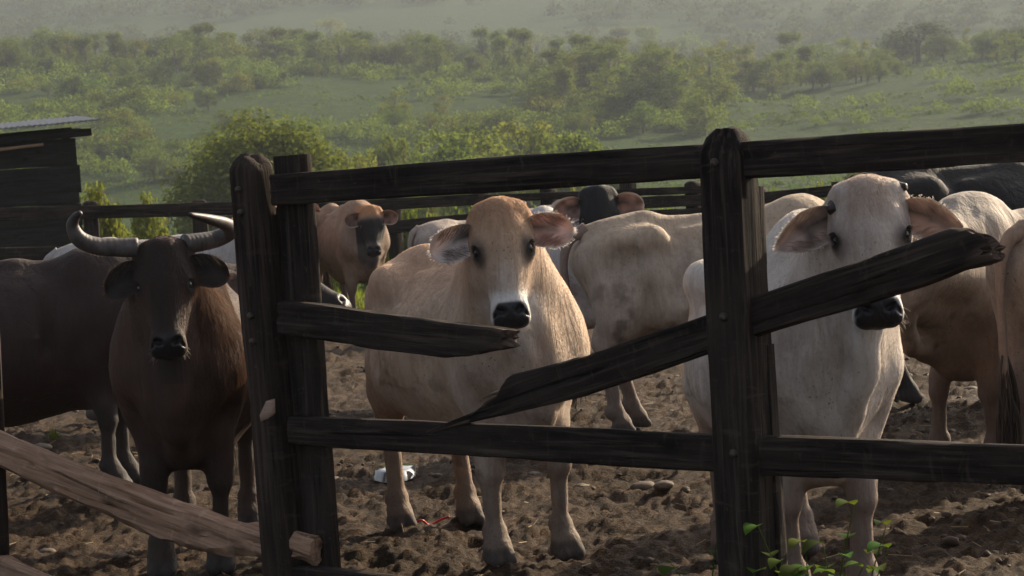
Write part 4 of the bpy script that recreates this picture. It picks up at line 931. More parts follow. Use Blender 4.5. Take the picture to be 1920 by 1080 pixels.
# ------------------------------------------------------------------ the cattle, nearest first
def ex_tan(c, p, q, hm, n1, n2, n3):
    c = mix(c, (0.60, 0.52, 0.46), hm * sstep(0.22, 0.34, q[:, 0] + 0.04 * n2) * (1 - sstep(0.03, 0.06, np.abs(q[:, 1]))) * 0.55)
    c = mix(c, (0.36, 0.30, 0.27), hm * sstep(0.26, 0.36, q[:, 0]) * sstep(0.02, 0.05, np.abs(q[:, 1])) * 0.35)
    c = mix(c, (0.52, 0.43, 0.36), (1 - hm) * (1 - sstep(0.75, 0.95, p[:, 2])) * sstep(0.30, 0.50, p[:, 0]) * 0.6)
    c = mix(c, (0.40, 0.22, 0.12), hm * (1 - sstep(0.0, 0.12, q[:, 0])) * 0.5)
    return c
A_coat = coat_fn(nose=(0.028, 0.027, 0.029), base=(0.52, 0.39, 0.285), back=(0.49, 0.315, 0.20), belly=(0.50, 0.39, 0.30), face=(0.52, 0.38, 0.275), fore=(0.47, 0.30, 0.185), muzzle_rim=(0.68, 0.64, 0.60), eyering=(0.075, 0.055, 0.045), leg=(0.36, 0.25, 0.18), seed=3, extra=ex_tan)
def where_fb(px1, py1, px2, py2): return gnd(px1, py1), gnd(px2, py2)
F_, R_ = where_fb(996, 1046, 832, 988)
cowA = cattle('tan cow with an orange brown forehead looking out between the two posts', F_, R_, 1.0, at(934, 380, 9.42), (0.02, -1), 14, 2.5, A_coat, seed=3, belly=0.40, bony=1.15, furn=60000, hf=0.0052, headscale=0.95, headwidth=0.86,
    ears=dict(both=dict(L=0.212, W=0.068, inner=(0.86, 0.77, 0.72), u=0.105, outer=(0.40, 0.26, 0.18), rim=(0.82, 0.76, 0.70)), right=dict(up=-0.20, droop=0.05, fringe=(0.10, 0.06, 0.045)), left=dict(up=-0.04, inner=(0.84, 0.62, 0.54), fringe=(0.28, 0.10, 0.06))),  # left ear painted redder to imitate backlight glowing through it
    horns=[dict(head=[(0.02, 0.085, -0.10), (0.0, 0.115, -0.10), (-0.012, 0.135, -0.095)], r=[0.020, 0.018, 0.010])], legs=dict(FL=(0.03, 0.0), FR=(-0.0, 0.0), HL=(0.05, 0.0), HR=(-0.02, 0)), tail=dict(path=[(-0.86, 0, 1.20), (-0.95, 0, 1.15), (-0.98, -0.02, 1.02), (-0.96, -0.05, 0.92), (-0.94, -0.07, 0.84)]))

def ex_white(c, p, q, hm, n1, n2, n3):
    c = mix(c, (0.46, 0.33, 0.24), hm * (1 - sstep(0.06, 0.20, q[:, 0] + 0.03 * n2)) * (1 - sstep(0.05, 0.10, np.abs(q[:, 1]))) * 0.6)
    c = mix(c, (0.42, 0.34, 0.28), (1 - hm) * sstep(0.15, 0.5, n1) * 0.35)
    return c
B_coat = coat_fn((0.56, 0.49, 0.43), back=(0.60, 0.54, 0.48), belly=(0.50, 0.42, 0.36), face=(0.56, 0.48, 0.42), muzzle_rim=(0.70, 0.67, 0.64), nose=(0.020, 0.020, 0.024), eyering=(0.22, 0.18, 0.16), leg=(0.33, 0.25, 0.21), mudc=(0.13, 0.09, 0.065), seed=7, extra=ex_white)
F_, R_ = gnd(1560, 1138), gnd(1440, 1042)
cowB = cattle('white cow with short horn stumps looking over the slanting splintered rail', F_, R_, 1.0, at(1625, 343, 7.86), (-0.10, -1), 12, 1.5, B_coat, seed=7, belly=0.45, bony=1.1, hf=0.0055, furn=60000, hump=0.8, dewlap=1.4, headscale=0.91, headwidth=1.0,
    ears=dict(both=dict(L=0.25, W=0.070, up=-0.32, droop=0.12, point=0.8, inner=(0.60, 0.46, 0.41), outer=(0.55, 0.47, 0.40), rim=(0.78, 0.70, 0.62), fringe=(0.30, 0.22, 0.17)), left=dict(inner=(0.60, 0.42, 0.36))),
    horns=[dict(head=[(0.03, 0.080, -0.09), (0.012, 0.115, -0.085), (0.014, 0.145, -0.07)], r=[0.026, 0.022, 0.013]), dict(head=[(0.035, -0.080, -0.09), (0.05, -0.118, -0.08), (0.085, -0.130, -0.06)], r=[0.026, 0.024, 0.018])], legs=dict(FL=(0.02, -0.03), FR=(-0.02, 0.03)))

def ex_dark(c, p, q, hm, n1, n2, n3):
    c = mix(c, (0.075, 0.038, 0.024), (1 - hm) * sstep(0.1, 0.6, n1 + 0.2) * 0.6)
    c = mix(c, (0.11, 0.065, 0.042), (1 - hm) * sstep(0.60, 0.75, p[:, 0]) * sstep(0.8, 1.0, p[:, 2]) * 0.5)
    c = mix(c, (0.07, 0.038, 0.026), hm * sstep(0.16, 0.24, q[:, 0]) * sstep(0.06, 0.09, np.abs(q[:, 1])) * 0.7)
    return c
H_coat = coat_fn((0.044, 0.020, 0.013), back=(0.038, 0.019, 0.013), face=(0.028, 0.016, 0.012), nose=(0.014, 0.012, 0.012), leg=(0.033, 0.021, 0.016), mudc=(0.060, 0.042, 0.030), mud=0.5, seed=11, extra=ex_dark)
F_, R_ = gnd(362, 1070), gnd(412, 985)
hw = lambda pts: [at(*p) for p in pts]
cowH = cattle('dark brown cow with wide curving horns facing the camera', F_, R_, 1.0, at(302, 456, 9.72), (0.06, -1), 13, 0.5, H_coat, seed=11, belly=0.5, furn=50000, hf=0.0055, headscale=0.89, headwidth=0.90, dewlap=1.5,
    ears=dict(both=dict(L=0.20, W=0.070, inner=(0.030, 0.022, 0.018), outer=(0.034, 0.020, 0.015), rim=(0.09, 0.055, 0.04), fringe=(0.09, 0.07, 0.055)), right=dict(up=-0.40, droop=0.25), left=dict(up=-0.22, droop=0.15)),
    horns=[dict(world=hw([(258, 464, 9.78), (222, 464, 9.76), (180, 461, 9.72), (149, 448, 9.68), (136, 425, 9.66), (141, 408, 9.64), (151, 399, 9.62)]), r=[0.046, 0.044, 0.041, 0.038, 0.030, 0.021, 0.012]),
           dict(world=hw([(345, 458, 9.80), (375, 454, 9.84), (408, 447, 9.88), (432, 434, 9.86), (424, 421, 9.76), (392, 411, 9.62), (357, 403, 9.50)]), r=[0.046, 0.044, 0.040, 0.037, 0.032, 0.023, 0.012])],
    legs=dict(FL=(0.0, -0.02), FR=(0.02, 0.02)),
    furspec=[dict(where=lambda p, q, nn: ((p[:, 0] > 0.42) & (p[:, 0] < 1.1) & (p[:, 1] > 0.05) & (p[:, 2] > 0.72) & (p[:, 2] < 1.30) & (nn[:, 1] > 0.25) & ((np.abs(q[:, 1]) > 0.13) | (q[:, 2] < -0.24))).astype(float), L=0.042, dir=(-0.15, 0.1, -1), n=5000, col=(0.085, 0.045, 0.028), r=0.0006, clump=0.3, lift=0.15)])  # paler hair on one side of the neck stands in for sunlit streaks

D_coat = coat_fn((0.028, 0.014, 0.010), back=(0.030, 0.016, 0.012), face=(0.020, 0.015, 0.013), nose=(0.014, 0.013, 0.013), leg=(0.020, 0.014, 0.012), mudc=(0.05, 0.036, 0.027), mud=0.4, seed=13)
F_ = gnd(232, 908); R_ = F_ + np.array([-1.2, 0.10, 0])
cattle('dark brown side-on cow standing behind the horned one with only its muzzle past the post', F_, R_, 1.0, at(512, 484, 13.30), (1, -0.12), 57, 0, D_coat, seed=13, h=0.020, hf=0.010, belly=1.1, dewlap=1.6,
    ears=dict(both=dict(inner=(0.03, 0.022, 0.018), outer=(0.025, 0.016, 0.013), rim=(0.06, 0.04, 0.03))), udder=0)
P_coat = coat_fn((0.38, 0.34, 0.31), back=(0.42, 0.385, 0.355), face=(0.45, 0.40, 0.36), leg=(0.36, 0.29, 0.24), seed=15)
R_ = gnd(172, 782); F_ = R_ + np.array([1.22, 0.10, 0])
cattle('pale grey cow showing its back above the dark side-on cow', F_, R_, 0.99, F_ + np.array([0.28, 0.25, 1.15]), (1, 0.5), 30, 0, P_coat, seed=15, h=0.026, hf=0.016, belly=0.4)
def ex_small(c, p, q, hm, n1, n2, n3):
    c = mix(c, (0.016, 0.013, 0.012), hm * sstep(0.09, 0.15, q[:, 0] + 0.02 * n2)); c = mix(c, (0.40, 0.19, 0.09), hm * (1 - sstep(0.05, 0.12, q[:, 0])))
    return mix(c, (0.22, 0.15, 0.11), (1 - hm) * sstep(0.5, 0.8, p[:, 0]) * 0.6)
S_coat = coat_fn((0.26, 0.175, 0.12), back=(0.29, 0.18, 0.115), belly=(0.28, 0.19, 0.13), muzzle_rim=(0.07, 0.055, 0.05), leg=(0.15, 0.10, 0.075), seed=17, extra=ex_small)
F_ = gnd(690, 606); R_ = at(632, 600, F_[1] + 1.05)
cattle('small tan cow with a dark face in the gap beside the left post', F_, R_, 1.0, at(694, 388, F_[1] - 0.35), (0.05, -1), 14, 1, S_coat, seed=17, h=0.026, hf=0.012,
    ears=dict(both=dict(L=0.19, W=0.075, up=-0.05, inner=(0.26, 0.15, 0.11), outer=(0.30, 0.18, 0.12), rim=(0.60, 0.45, 0.34))))
def ex_wf(c, p, q, hm, n1, n2, n3):
    return mix(c, (0.013, 0.012, 0.013), hm * sstep(-0.12, -0.09, q[:, 2] + 0.5 * np.maximum(0, 0.02 - q[:, 0]) * 0) * sstep(-0.045, -0.01, q[:, 0]))
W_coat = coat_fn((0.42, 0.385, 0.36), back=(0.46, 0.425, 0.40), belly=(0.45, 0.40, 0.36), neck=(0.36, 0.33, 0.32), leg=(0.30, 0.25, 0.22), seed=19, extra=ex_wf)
F_ = gnd(1125, 730); R_ = at(1030, 700, F_[1] + 1.1)
cattle('white cow with a black face behind the tan cow', F_, R_, 1.0, at(1121, 352, F_[1] - 0.3), (0.02, -1), 12, 1, W_coat, seed=19, h=0.024, hf=0.011, headscale=1.08,
    ears=dict(both=dict(L=0.20, W=0.078, up=-0.08, droop=0.1, inner=(0.34, 0.20, 0.16), outer=(0.45, 0.40, 0.36), rim=(0.82, 0.77, 0.73))))
def ex_rump(c, p, q, hm, n1, n2, n3):
    c = mix(c, (0.13, 0.10, 0.085), (1 - hm) * sstep(0.05, 0.5, n1 * 0.7 + n2 * 0.5 + n3 * 0.3) * (1 - sstep(-0.6, -0.1, p[:, 0])) * 0.5)
    return mix(c, (0.40, 0.28, 0.215), (1 - sstep(0.62, 0.74, p[:, 2])) * sstep(-0.45, -0.2, p[:, 0]) * 0.6)
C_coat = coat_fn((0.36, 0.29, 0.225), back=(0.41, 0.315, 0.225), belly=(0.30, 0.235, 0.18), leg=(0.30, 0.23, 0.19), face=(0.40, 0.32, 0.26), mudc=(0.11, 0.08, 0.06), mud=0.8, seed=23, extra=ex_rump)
R_ = gnd(1168, 806); F_ = R_ + np.array([1.22, 0.17, 0])
cattle('muddy light brown cow seen from its bony hindquarters left of the right post', F_, R_, 1.0, F_ + np.array([0.45, 0.15, 1.12]), (1, 0.2), 40, 0, C_coat, seed=23, h=0.015, hf=0.014, bony=1.7, belly=0.3, udder=1, legs=dict(HR=(-0.06, 0), HL=(0.10, 0)),
    tail=dict(path=[(-0.86, 0, 1.20), (-0.96, -0.01, 1.16), (-1.01, -0.03, 1.02), (-1.0, -0.05, 0.80), (-1.0, -0.07, 0.52)], col=(0.22, 0.16, 0.13)))
def ex_brown(c, p, q, hm, n1, n2, n3):
    c = mix(c, (0.36, 0.31, 0.26), sstep(1.12, 1.28, p[:, 2] + 0.05 * n1) * (1 - sstep(1.05, 1.2, p[:, 0])) * 0.7)
    return mix(c, (0.10, 0.075, 0.06), sstep(0.2, 0.5, n1 * 0.7 + n2 * 0.5) * 0.5)
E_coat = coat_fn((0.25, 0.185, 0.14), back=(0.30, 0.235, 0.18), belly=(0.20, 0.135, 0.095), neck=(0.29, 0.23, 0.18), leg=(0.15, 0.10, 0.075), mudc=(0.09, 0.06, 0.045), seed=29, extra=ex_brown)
F_ = gnd(1812, 872); R_ = F_ + np.array([1.05, 0.70, 0])
cattle('brown humped cow standing behind the tip of the slanting rail', F_, R_, 0.97, at(1700, 420, 11.25), (-0.9, -0.30), 35, 0, E_coat, seed=29, h=0.016, hf=0.014, hump=0.7, dewlap=1.3, belly=0.1, bony=1.6, furn=0, legs=dict(FL=(-0.02, 0.02), FR=(0.05, -0.02)))
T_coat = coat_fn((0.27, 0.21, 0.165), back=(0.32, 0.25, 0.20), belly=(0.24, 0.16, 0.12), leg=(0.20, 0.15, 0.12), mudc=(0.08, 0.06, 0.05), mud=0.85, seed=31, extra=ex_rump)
R_ = gnd(2005, 930); F_ = R_ + np.array([0.9, 0.75, 0])
cattle('grey brown cow at the right edge showing its rump and hanging tail', F_, R_, 1.0, None, (0.8, 0.6), 30, 0, T_coat, seed=31, h=0.018, hf=0.018, bony=1.5,
    tail=dict(path=[(-0.86, 0, 1.20), (-0.96, 0.02, 1.16), (-1.0, 0.04, 1.02), (-0.98, 0.06, 0.75), (-0.97, 0.06, 0.48)], col=(0.26, 0.18, 0.13)))
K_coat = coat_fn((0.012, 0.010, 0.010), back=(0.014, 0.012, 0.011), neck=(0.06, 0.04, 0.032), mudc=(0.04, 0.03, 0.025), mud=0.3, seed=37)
R_ = gnd(1722, 744); F_ = R_ + np.array([1.25, 0.12, 0])
cattle('black cow with a rounded rump behind the white cow by the far fence', F_, R_, 1.14, None, (1, 0.2), 30, 0, K_coat, seed=37, h=0.026, hf=0.024, belly=0.5, bony=0.5)
N_coat = coat_fn((0.34, 0.28, 0.23), back=(0.38, 0.31, 0.26), seed=41)
R_ = at(800, 640, 23.5); R_[2] = 0; F_ = R_ + np.array([1.05, 0.55, 0])
cattle('pale cow whose rump shows between the small tan cow and the big tan one', F_, R_, 0.86, None, (0.7, 0.7), 30, 0, N_coat, seed=41, h=0.03, hf=0.03)
R_ = at(455, 620, 25.0); R_[2] = 0; F_ = R_ + np.array([0.35, 1.2, 0])
cattle('reddish brown cow far back to the left of the grey weathered post', F_, R_, 0.98, None, (0.3, 1), 40, 0, coat_fn((0.26, 0.14, 0.09), back=(0.30, 0.16, 0.10), seed=43), seed=43, h=0.03, hf=0.026)

# ------------------------------------------------------------------ trees
def leaf_mat(name, a, b, c, thin=0.48):
    t = NT(name); vec = t.coord(); oi = t.n('ShaderNodeObjectInfo'); at_ = t.n('ShaderNodeAttribute', attribute_name='tint')
    n = t.noise(vec, 3.0, 4, 0.6); f = t.math('ADD', t.math('MULTIPLY', n, 0.5), t.math('MULTIPLY', at_.outputs['Fac'], 0.5))
    col = t.ramp(f, [(0.25, a), (0.5, b), (0.75, c)])
    hs = t.n('ShaderNodeHueSaturation'); t.l(col, hs.inputs['Color']); t.l(t.math('MULTIPLY_ADD', oi.outputs['Random'], 0.08, 0.455), hs.inputs['Hue']); t.l(t.math('MULTIPLY_ADD', t.math('FRACT', t.math('MULTIPLY', oi.outputs['Random'], 7.3)), 0.9, 0.6), hs.inputs['Value'])
    d = t.bsdf(hs.outputs[0], 0.85, None, 0.05); tr = t.n('ShaderNodeBsdfTranslucent'); t.l(t.mixc(0.38, hs.outputs[0], (0.25, 0.29, 0.03)), tr.inputs[0])
    ms = t.n('ShaderNodeMixShader'); ms.inputs[0].default_value = thin; t.l(d, ms.inputs[1]); t.l(tr.outputs[0], ms.inputs[2]); return t.done(ms.outputs[0])
M_LEAF = leaf_mat('broad_green_leaves', (0.026, 0.050, 0.010), (0.052, 0.092, 0.016), (0.095, 0.130, 0.024))
M_LEAFY = leaf_mat('yellow_green_leaves', (0.050, 0.072, 0.012), (0.090, 0.110, 0.020), (0.15, 0.14, 0.030))
M_LEAFB = leaf_mat('mango_green_leaves', (0.028, 0.054, 0.008), (0.064, 0.104, 0.012), (0.135, 0.165, 0.022), 0.40)
M_SCRUB = leaf_mat('pasture_weeds', (0.026, 0.050, 0.008), (0.042, 0.076, 0.011), (0.064, 0.100, 0.016), 0.3)
M_LEAFD = leaf_mat('dark_leaves', (0.016, 0.032, 0.010), (0.028, 0.048, 0.014), (0.045, 0.065, 0.018), 0.2)
def bark_mat():
    t = NT('grey_bark'); n = t.noise(t.coord(scale=(6, 6, 1)), 5, 5); return t.done(t.bsdf(t.ramp(n, [(0.3, (0.05, 0.04, 0.032)), (0.7, (0.16, 0.135, 0.11))]), 0.9, t.bump(n, 0.6, 0.03)))
M_BARK = bark_mat()
def crown_mesh(kind, seed, nl, ls, nb=34):
    """foliage of a tree one unit high: leaf-sized faces in clumps through the crown; returns (mesh, trunk mesh)"""
    rng = np.random.default_rng(seed); blobs = []
    if kind == 'round':
        for k in range(nb):
            d = unit(rng.normal(0, 1, 3)); r = rng.uniform(0.09, 0.17); c = np.array([0, 0, 0.50]) + d * np.array([0.36, 0.36, 0.37]) * rng.uniform(0.6, 1.0); blobs.append((c, r))
    elif kind == 'umbrella':
        for k in range(28):
            a = rng.uniform(0, 6.28); q = rng.uniform(0.05, 0.50); z = rng.choice([0.30, 0.48, 0.62, 0.74, 0.86]) + rng.normal(0, 0.03) - q * 0.15; blobs.append((np.array([math.cos(a) * q, math.sin(a) * q, z]), np.array([rng.uniform(0.10, 0.18)] * 2 + [0.06])))
    elif kind == 'tower':
        for k in range(22):
            z = rng.uniform(0.08, 0.92); q = (0.20 - 0.10 * z) * rng.uniform(0.4, 1.1); a = rng.uniform(0, 6.28); blobs.append((np.array([math.cos(a) * q, math.sin(a) * q, z]), rng.uniform(0.07, 0.12) * np.array([1, 1, 1.3])))
        for k in range(7):
            a = rng.uniform(0, 6.28); blobs.append((np.array([math.cos(a) * 0.12, math.sin(a) * 0.12, 0.86]), 0.11))
    elif kind == 'bush':
        for k in range(18):
            a = rng.uniform(0, 6.28); q = rng.uniform(0, 0.62); blobs.append((np.array([math.cos(a) * q, math.sin(a) * q, rng.uniform(0.12, 0.72) * (1 - 0.5 * q)]), rng.uniform(0.16, 0.28)))
    else:
        for k in range(24):
            a = rng.uniform(0, 6.28); z = rng.uniform(0.18, 0.95); q = 0.34 * math.sin(math.pi * (z - 0.15) / 0.95) * rng.uniform(0.3, 1.15); blobs.append((np.array([math.cos(a) * q, math.sin(a) * q, z]), rng.uniform(0.07, 0.13)))
    w = np.array([float(np.mean(b[1])) ** 2 for b in blobs]); w /= w.sum(); bi = rng.choice(len(blobs), nl, p=w)
    C = np.array([b[0] for b in blobs])[bi]; R = np.array([np.broadcast_to(b[1], 3) for b in blobs])[bi]
    d = rng.normal(0, 1, (nl, 3)); d /= np.linalg.norm(d, axis=1)[:, None]; q = rng.random(nl) ** 0.35
    P = C + d * R * q[:, None] + rng.normal(0, 0.02, (nl, 3)); P[:, 2] = np.maximum(P[:, 2], 0.02)
    N = d * 1.0 + rng.normal(0, 0.48, (nl, 3)) + np.array([0, 0, 0.4]); N /= np.linalg.norm(N, axis=1)[:, None]
    t = np.cross(N, rng.normal(0, 1, (nl, 3))); t /= np.linalg.norm(t, axis=1)[:, None]; b = np.cross(N, t)
    s = (ls * rng.uniform(0.6, 1.35, nl))[:, None]
    V = np.stack([P - t * s, P - b * s * 0.5 - N * s * 0.12, P + t * s, P + b * s * 0.5 - N * s * 0.12], 1).reshape(-1, 3)
    F = np.arange(4 * nl).reshape(-1, 4); tint = np.repeat(rng.random(nl) * 0.5 + 0.25 + 0.25 * np.clip(vnoise(P * 5, seed), -1, 1), 4)
    top = 0.45 if kind != 'bush' else 0.25
    parts = [tube(spline([(0, 0, -0.12), (0.01, 0.01, 0.15), (-0.01, 0.02, top), (0.0, 0.0, 0.75)], 9), np.linspace(0.035, 0.008, 9), 7)]
    for k in rng.choice(len(blobs), 7, replace=False):
        c = blobs[k][0]; z0 = min(0.2 + 0.3 * rng.random(), max(c[2] - 0.05, 0.05)); parts.append(tube(spline([(0, 0, z0), c * np.array([0.5, 0.5, 0]) + np.array([0, 0, (z0 + c[2]) / 2 + 0.02]), c], 6), np.linspace(0.016, 0.004, 6), 5))
    return (V, F, tint), merge(parts)
PROTO = {}
def tree_proto(kind, seed, nl, ls, mat, nb=34):
    key = (kind, seed, nl, mat.name)
    if key not in PROTO:
        (V, F, tint), (tv, tf) = crown_mesh(kind, seed, nl, ls, nb)
        a = mesh_np('crown', V, F, mat, False, None, attrs={'tint': tint}); b = mesh_np('trunk', tv, tf, M_BARK, True)
        PROTO[key] = (a.data, b.data); bpy.data.objects.remove(a); bpy.data.objects.remove(b)
    return PROTO[key]
def plant_tree(proto, loc, hgt, width, rz, label, group, name='tree', cat='tree'):
    e = empty(name, loc, rz); e.scale = (hgt * width, hgt * width, hgt); tag(e, label, cat, group)
    for n, me in (('crown', proto[0]), ('trunk', proto[1])):
        o = bpy.data.objects.new(n, me); link(o, e)
    return e
def hill_hit(px, row, y0=38.0, y1=1600.0):
    """the nearest hillside point that a sight line meets (design aid for where each tree stands)"""
    Ys = np.geomspace(y0, y1, 500); d = ray(px, row); X = d[0] / d[1] * Ys; Z = CAM_H + d[2] / d[1] * Ys
    k = np.nonzero(terrain(X, Ys) > Z)[0]
    i = k[0] if len(k) else len(Ys) - 1
    return np.array([X[i], Ys[i], terrain(X[i:i + 1], Ys[i:i + 1])[0]])
rs = random.Random(5)
PENDING = []; ORD = 'first second third fourth fifth sixth seventh eighth ninth tenth eleventh twelfth'.split()
LAND = [(-400, 'above the shed'), (190, 'right of the shed'), (340, 'over the round tree'), (450, 'over the left post'), (600, 'left over the top rail'), (790, 'over the tan cow'), (1010, 'over black faced cow'), (1180, 'left of right post'), (1330, 'over the right post'), (1440, 'right of right post'), (1570, 'over the white cow'), (1730, 'near the right edge')]
def landmark(px): return [t for x, t in LAND if px >= x][-1]
def flush_labels():
    by = {}
    for o, lab, px in PENDING: by.setdefault(lab, []).append((px, o))
    for lab, L in by.items():
        L.sort(key=lambda v: v[0]); n = len(L); num = {2: 'two', 3: 'three'}.get(n)
        for i, (px, o) in enumerate(L):
            if n > 3:
                o['label'] = ('leftmost' if i == 0 else 'rightmost' if i == n - 1 else ORD[min(i, 11)] + ' from left') + ' ' + lab; continue
            o['label'] = lab if num is None else ('leftmost' if i == 0 else 'rightmost' if i == n - 1 else 'middle') + ' of the ' + num + ' ' + lab.replace('tree', 'trees', 1).replace('bush', 'bushes', 1).replace('busheses', 'bushes') if n == 3 or n == 2 else lab
KINDS = {'round': [tree_proto('round', s, 3000, 0.021, M_LEAF) for s in (1, 2, 3)], 'roundd': [tree_proto('round', s, 3000, 0.021, M_LEAFD) for s in (4, 5)],
         'umbrella': [tree_proto('umbrella', s, 2600, 0.020, M_LEAF) for s in (6, 7)], 'tower': [tree_proto('tower', s, 3000, 0.019, M_LEAF) for s in (8, 9, 10)],
         'loose': [tree_proto('loose', s, 2200, 0.018, M_LEAFY) for s in (11, 12)], 'bush': [tree_proto('bush', s, 2000, 0.034, M_LEAF) for s in (13, 14)], 'bushy': [tree_proto('bush', s, 2000, 0.034, M_LEAFY) for s in (15, 16)]}
DESC = {'round': 'round green tree', 'roundd': 'dark dense round tree', 'umbrella': 'flat topped tree', 'tower': 'tall vine draped tree', 'loose': 'thin yellowish tree', 'bush': 'low green bush', 'bushy': 'low yellow green bush'}
WID = {'round': 1.25, 'roundd': 1.25, 'umbrella': 1.3, 'tower': 1.25, 'loose': 1.15, 'bush': 1.25, 'bushy': 1.2}
def hill_tree(px, row, hpx, kind, where, group, wmul=1.0):
    where = where.strip()
    p = hill_hit(px, row); h = hpx * p[1] / FPX; k = rs.choice(KINDS[kind])
    nm = 'bush' if kind.startswith('bush') else 'tree'; lab = DESC[kind] + ' ' + where + ' ' + landmark(px)
    o = plant_tree(k, p, h, WID[kind] * wmul * rs.uniform(0.9, 1.35), rs.uniform(0, 6.28), lab, group, nm, nm); PENDING.append((o, lab, px)); return o
base_row = lambda px: float(np.interp(px, [-200, 0, 250, 600, 960, 1200, 1450, 1600, 1750, 1920, 2150], [130, 128, 122, 128, 142, 140, 165, 150, 118, 104, 100]))
px = -170
while px < 2090:
    b = base_row(px)
    for q in range(1 if px > 1650 else 2):
        kind = rs.choices(['round', 'roundd', 'tower', 'umbrella', 'loose', 'bush'], [5, 3, 3, 1, 1, 2])[0]
        hh = rs.uniform(44, 82) * (0.6 if kind == 'bush' else 1.0)
        hill_tree(px + rs.uniform(-14, 14), b + rs.uniform(-10, 14) - q * 8, hh, kind, 'on the ridge', 'trees in the belt along the ridge')
    px += rs.uniform(26, 40)
for px, row, hh, kind, w in ((1725, 118, 82, 'roundd', 1.5), (1690, 122, 60, 'roundd', 1.3), (1770, 118, 55, 'roundd', 1.2), (1870, 108, 60, 'round', 1.5), (1905, 104, 66, 'roundd', 1.3), (1485, 150, 92, 'tower', 0.8), (1535, 152, 74, 'umbrella', 1.2),
                             (905, 130, 78, 'tower', 0.9), (985, 138, 82, 'tower', 1.0), (1050, 132, 62, 'tower', 1.0), (1125, 150, 72, 'tower', 1.0), (1212, 130, 74, 'umbrella', 0.9), (560, 118, 66, 'tower', 1.0), (430, 122, 70, 'round', 1.1)):
    hill_tree(px, row, hh, kind, 'rising from the ridge', 'taller trees standing out of the ridge belt', w)
for k in range(62):
    cx, cy = rs.choice([(230, 185), (330, 190), (120, 200), (60, 130), (420, 150), (260, 150), (480, 250), (230, 260), (300, 330), (180, 290), (550, 160), (380, 215), (90, 250)])
    kind = rs.choices(['bush', 'bushy', 'round', 'loose', 'roundd'], [5, 2, 3, 2, 2])[0]
    hill_tree(cx + rs.gauss(0, 48), min(max(cy + rs.gauss(0, 16), 112), 345), rs.uniform(26, 58), kind, 'on the left slope', 'trees and bushes scattered on the left slope')
for k in range(34):
    px = rs.uniform(1020, 1340); row = rs.uniform(150, 262)
    kind = rs.choices(['umbrella', 'round', 'tower', 'loose', 'roundd'], [4, 3, 3, 2, 1])[0]
    hill_tree(px, row, rs.uniform(55, 105), kind, 'in the middle thicket', 'thicket in the middle of the slope')
for k in range(20):
    px = rs.uniform(1300, 1660); hill_tree(px, base_row(px) + rs.uniform(-2, 16), rs.uniform(34, 62), rs.choice(['round', 'roundd', 'tower', 'umbrella', 'loose']), 'by the right pasture', 'trees edging the right pasture')
for k in range(16):
    px = rs.uniform(640, 1160); hill_tree(px, rs.uniform(215, 262), rs.uniform(34, 60), rs.choice(['bush', 'bushy', 'loose', 'round']), 'on the lower slope', 'bushes on the lower middle slope')
def valley_tree(px, top, Y, kind, label, group, wpx, nl=None, name='tree'):
    x = float(at(px, 400, Y)[0]); z = float(terrain(np.array([x]), np.array([Y]))[0]); zt = float(at(px, top, Y)[2]); h = zt - z
    k = rs.choice(KINDS[kind]) if nl is None else nl
    base = {'round': 1.0, 'roundd': 1.0, 'umbrella': 1.25, 'loose': 0.85, 'bush': 1.5, 'bushy': 1.5, 'tower': 0.6}[kind]
    o = plant_tree(k, (x, Y, z), h, wpx * Y / FPX / h / base, rs.uniform(0, 6.28), label, group, name, name); PENDING.append((o, label, px)); return o
big = tree_proto('round', 40, 36000, 0.0125, M_LEAFB, 60)
valley_tree(486, 186, 108, 'round', 'big dense round tree standing beyond the left far fence', None, 430, big)
valley_tree(628, 285, 118, 'round', 'smaller tree touching the right side of the big round tree', None, 170, tree_proto('round', 41, 3500, 0.030, M_LEAF))
g_ = 'leafy trees in the hollow beyond the yard'
nearL = [tree_proto('umbrella', 42, 3000, 0.024, M_LEAFY), tree_proto('round', 43, 3500, 0.026, M_LEAF), tree_proto('loose', 44, 2500, 0.024, M_LEAFY), tree_proto('umbrella', 45, 3000, 0.024, M_LEAF)]
for px, top, Y, kind, q, w in ((655, 282, 165, 'loose', 2, 110), (700, 262, 190, 'umbrella', 0, 130), (745, 250, 175, 'loose', 2, 100), (800, 218, 185, 'umbrella', 3, 150), (855, 228, 165, 'round', 1, 140), (905, 205, 200, 'round', 1, 130), (950, 215, 178, 'umbrella', 3, 170), (1000, 206, 190, 'umbrella', 0, 170),
                              (1045, 225, 165, 'round', 1, 150), (1085, 232, 175, 'umbrella', 0, 150), (1125, 240, 170, 'round', 1, 110), (890, 262, 140, 'round', 1, 130), (760, 285, 140, 'round', 1, 120), (1020, 262, 140, 'umbrella', 3, 150), (690, 292, 135, 'loose', 2, 90), (1680, 224, 120, 'umbrella', 0, 160), (1740, 232, 125, 'round', 1, 90), (1630, 236, 122, 'round', 1, 60)):
    lab = {0: 'yellow green spreading tree', 1: 'dense green tree', 2: 'thin yellowish tree', 3: 'broad spreading green tree'}[q]
    valley_tree(px, top, Y, kind, lab + (' in the hollow ' + landmark(px)), g_, w * (1.5 if px > 780 else 1.05), nearL[q])
nb = [tree_proto('bush', 50, 2600, 0.045, M_LEAFY), tree_proto('bush', 51, 2600, 0.045, M_LEAF), tree_proto('round', 52, 2600, 0.030, M_LEAFY)]
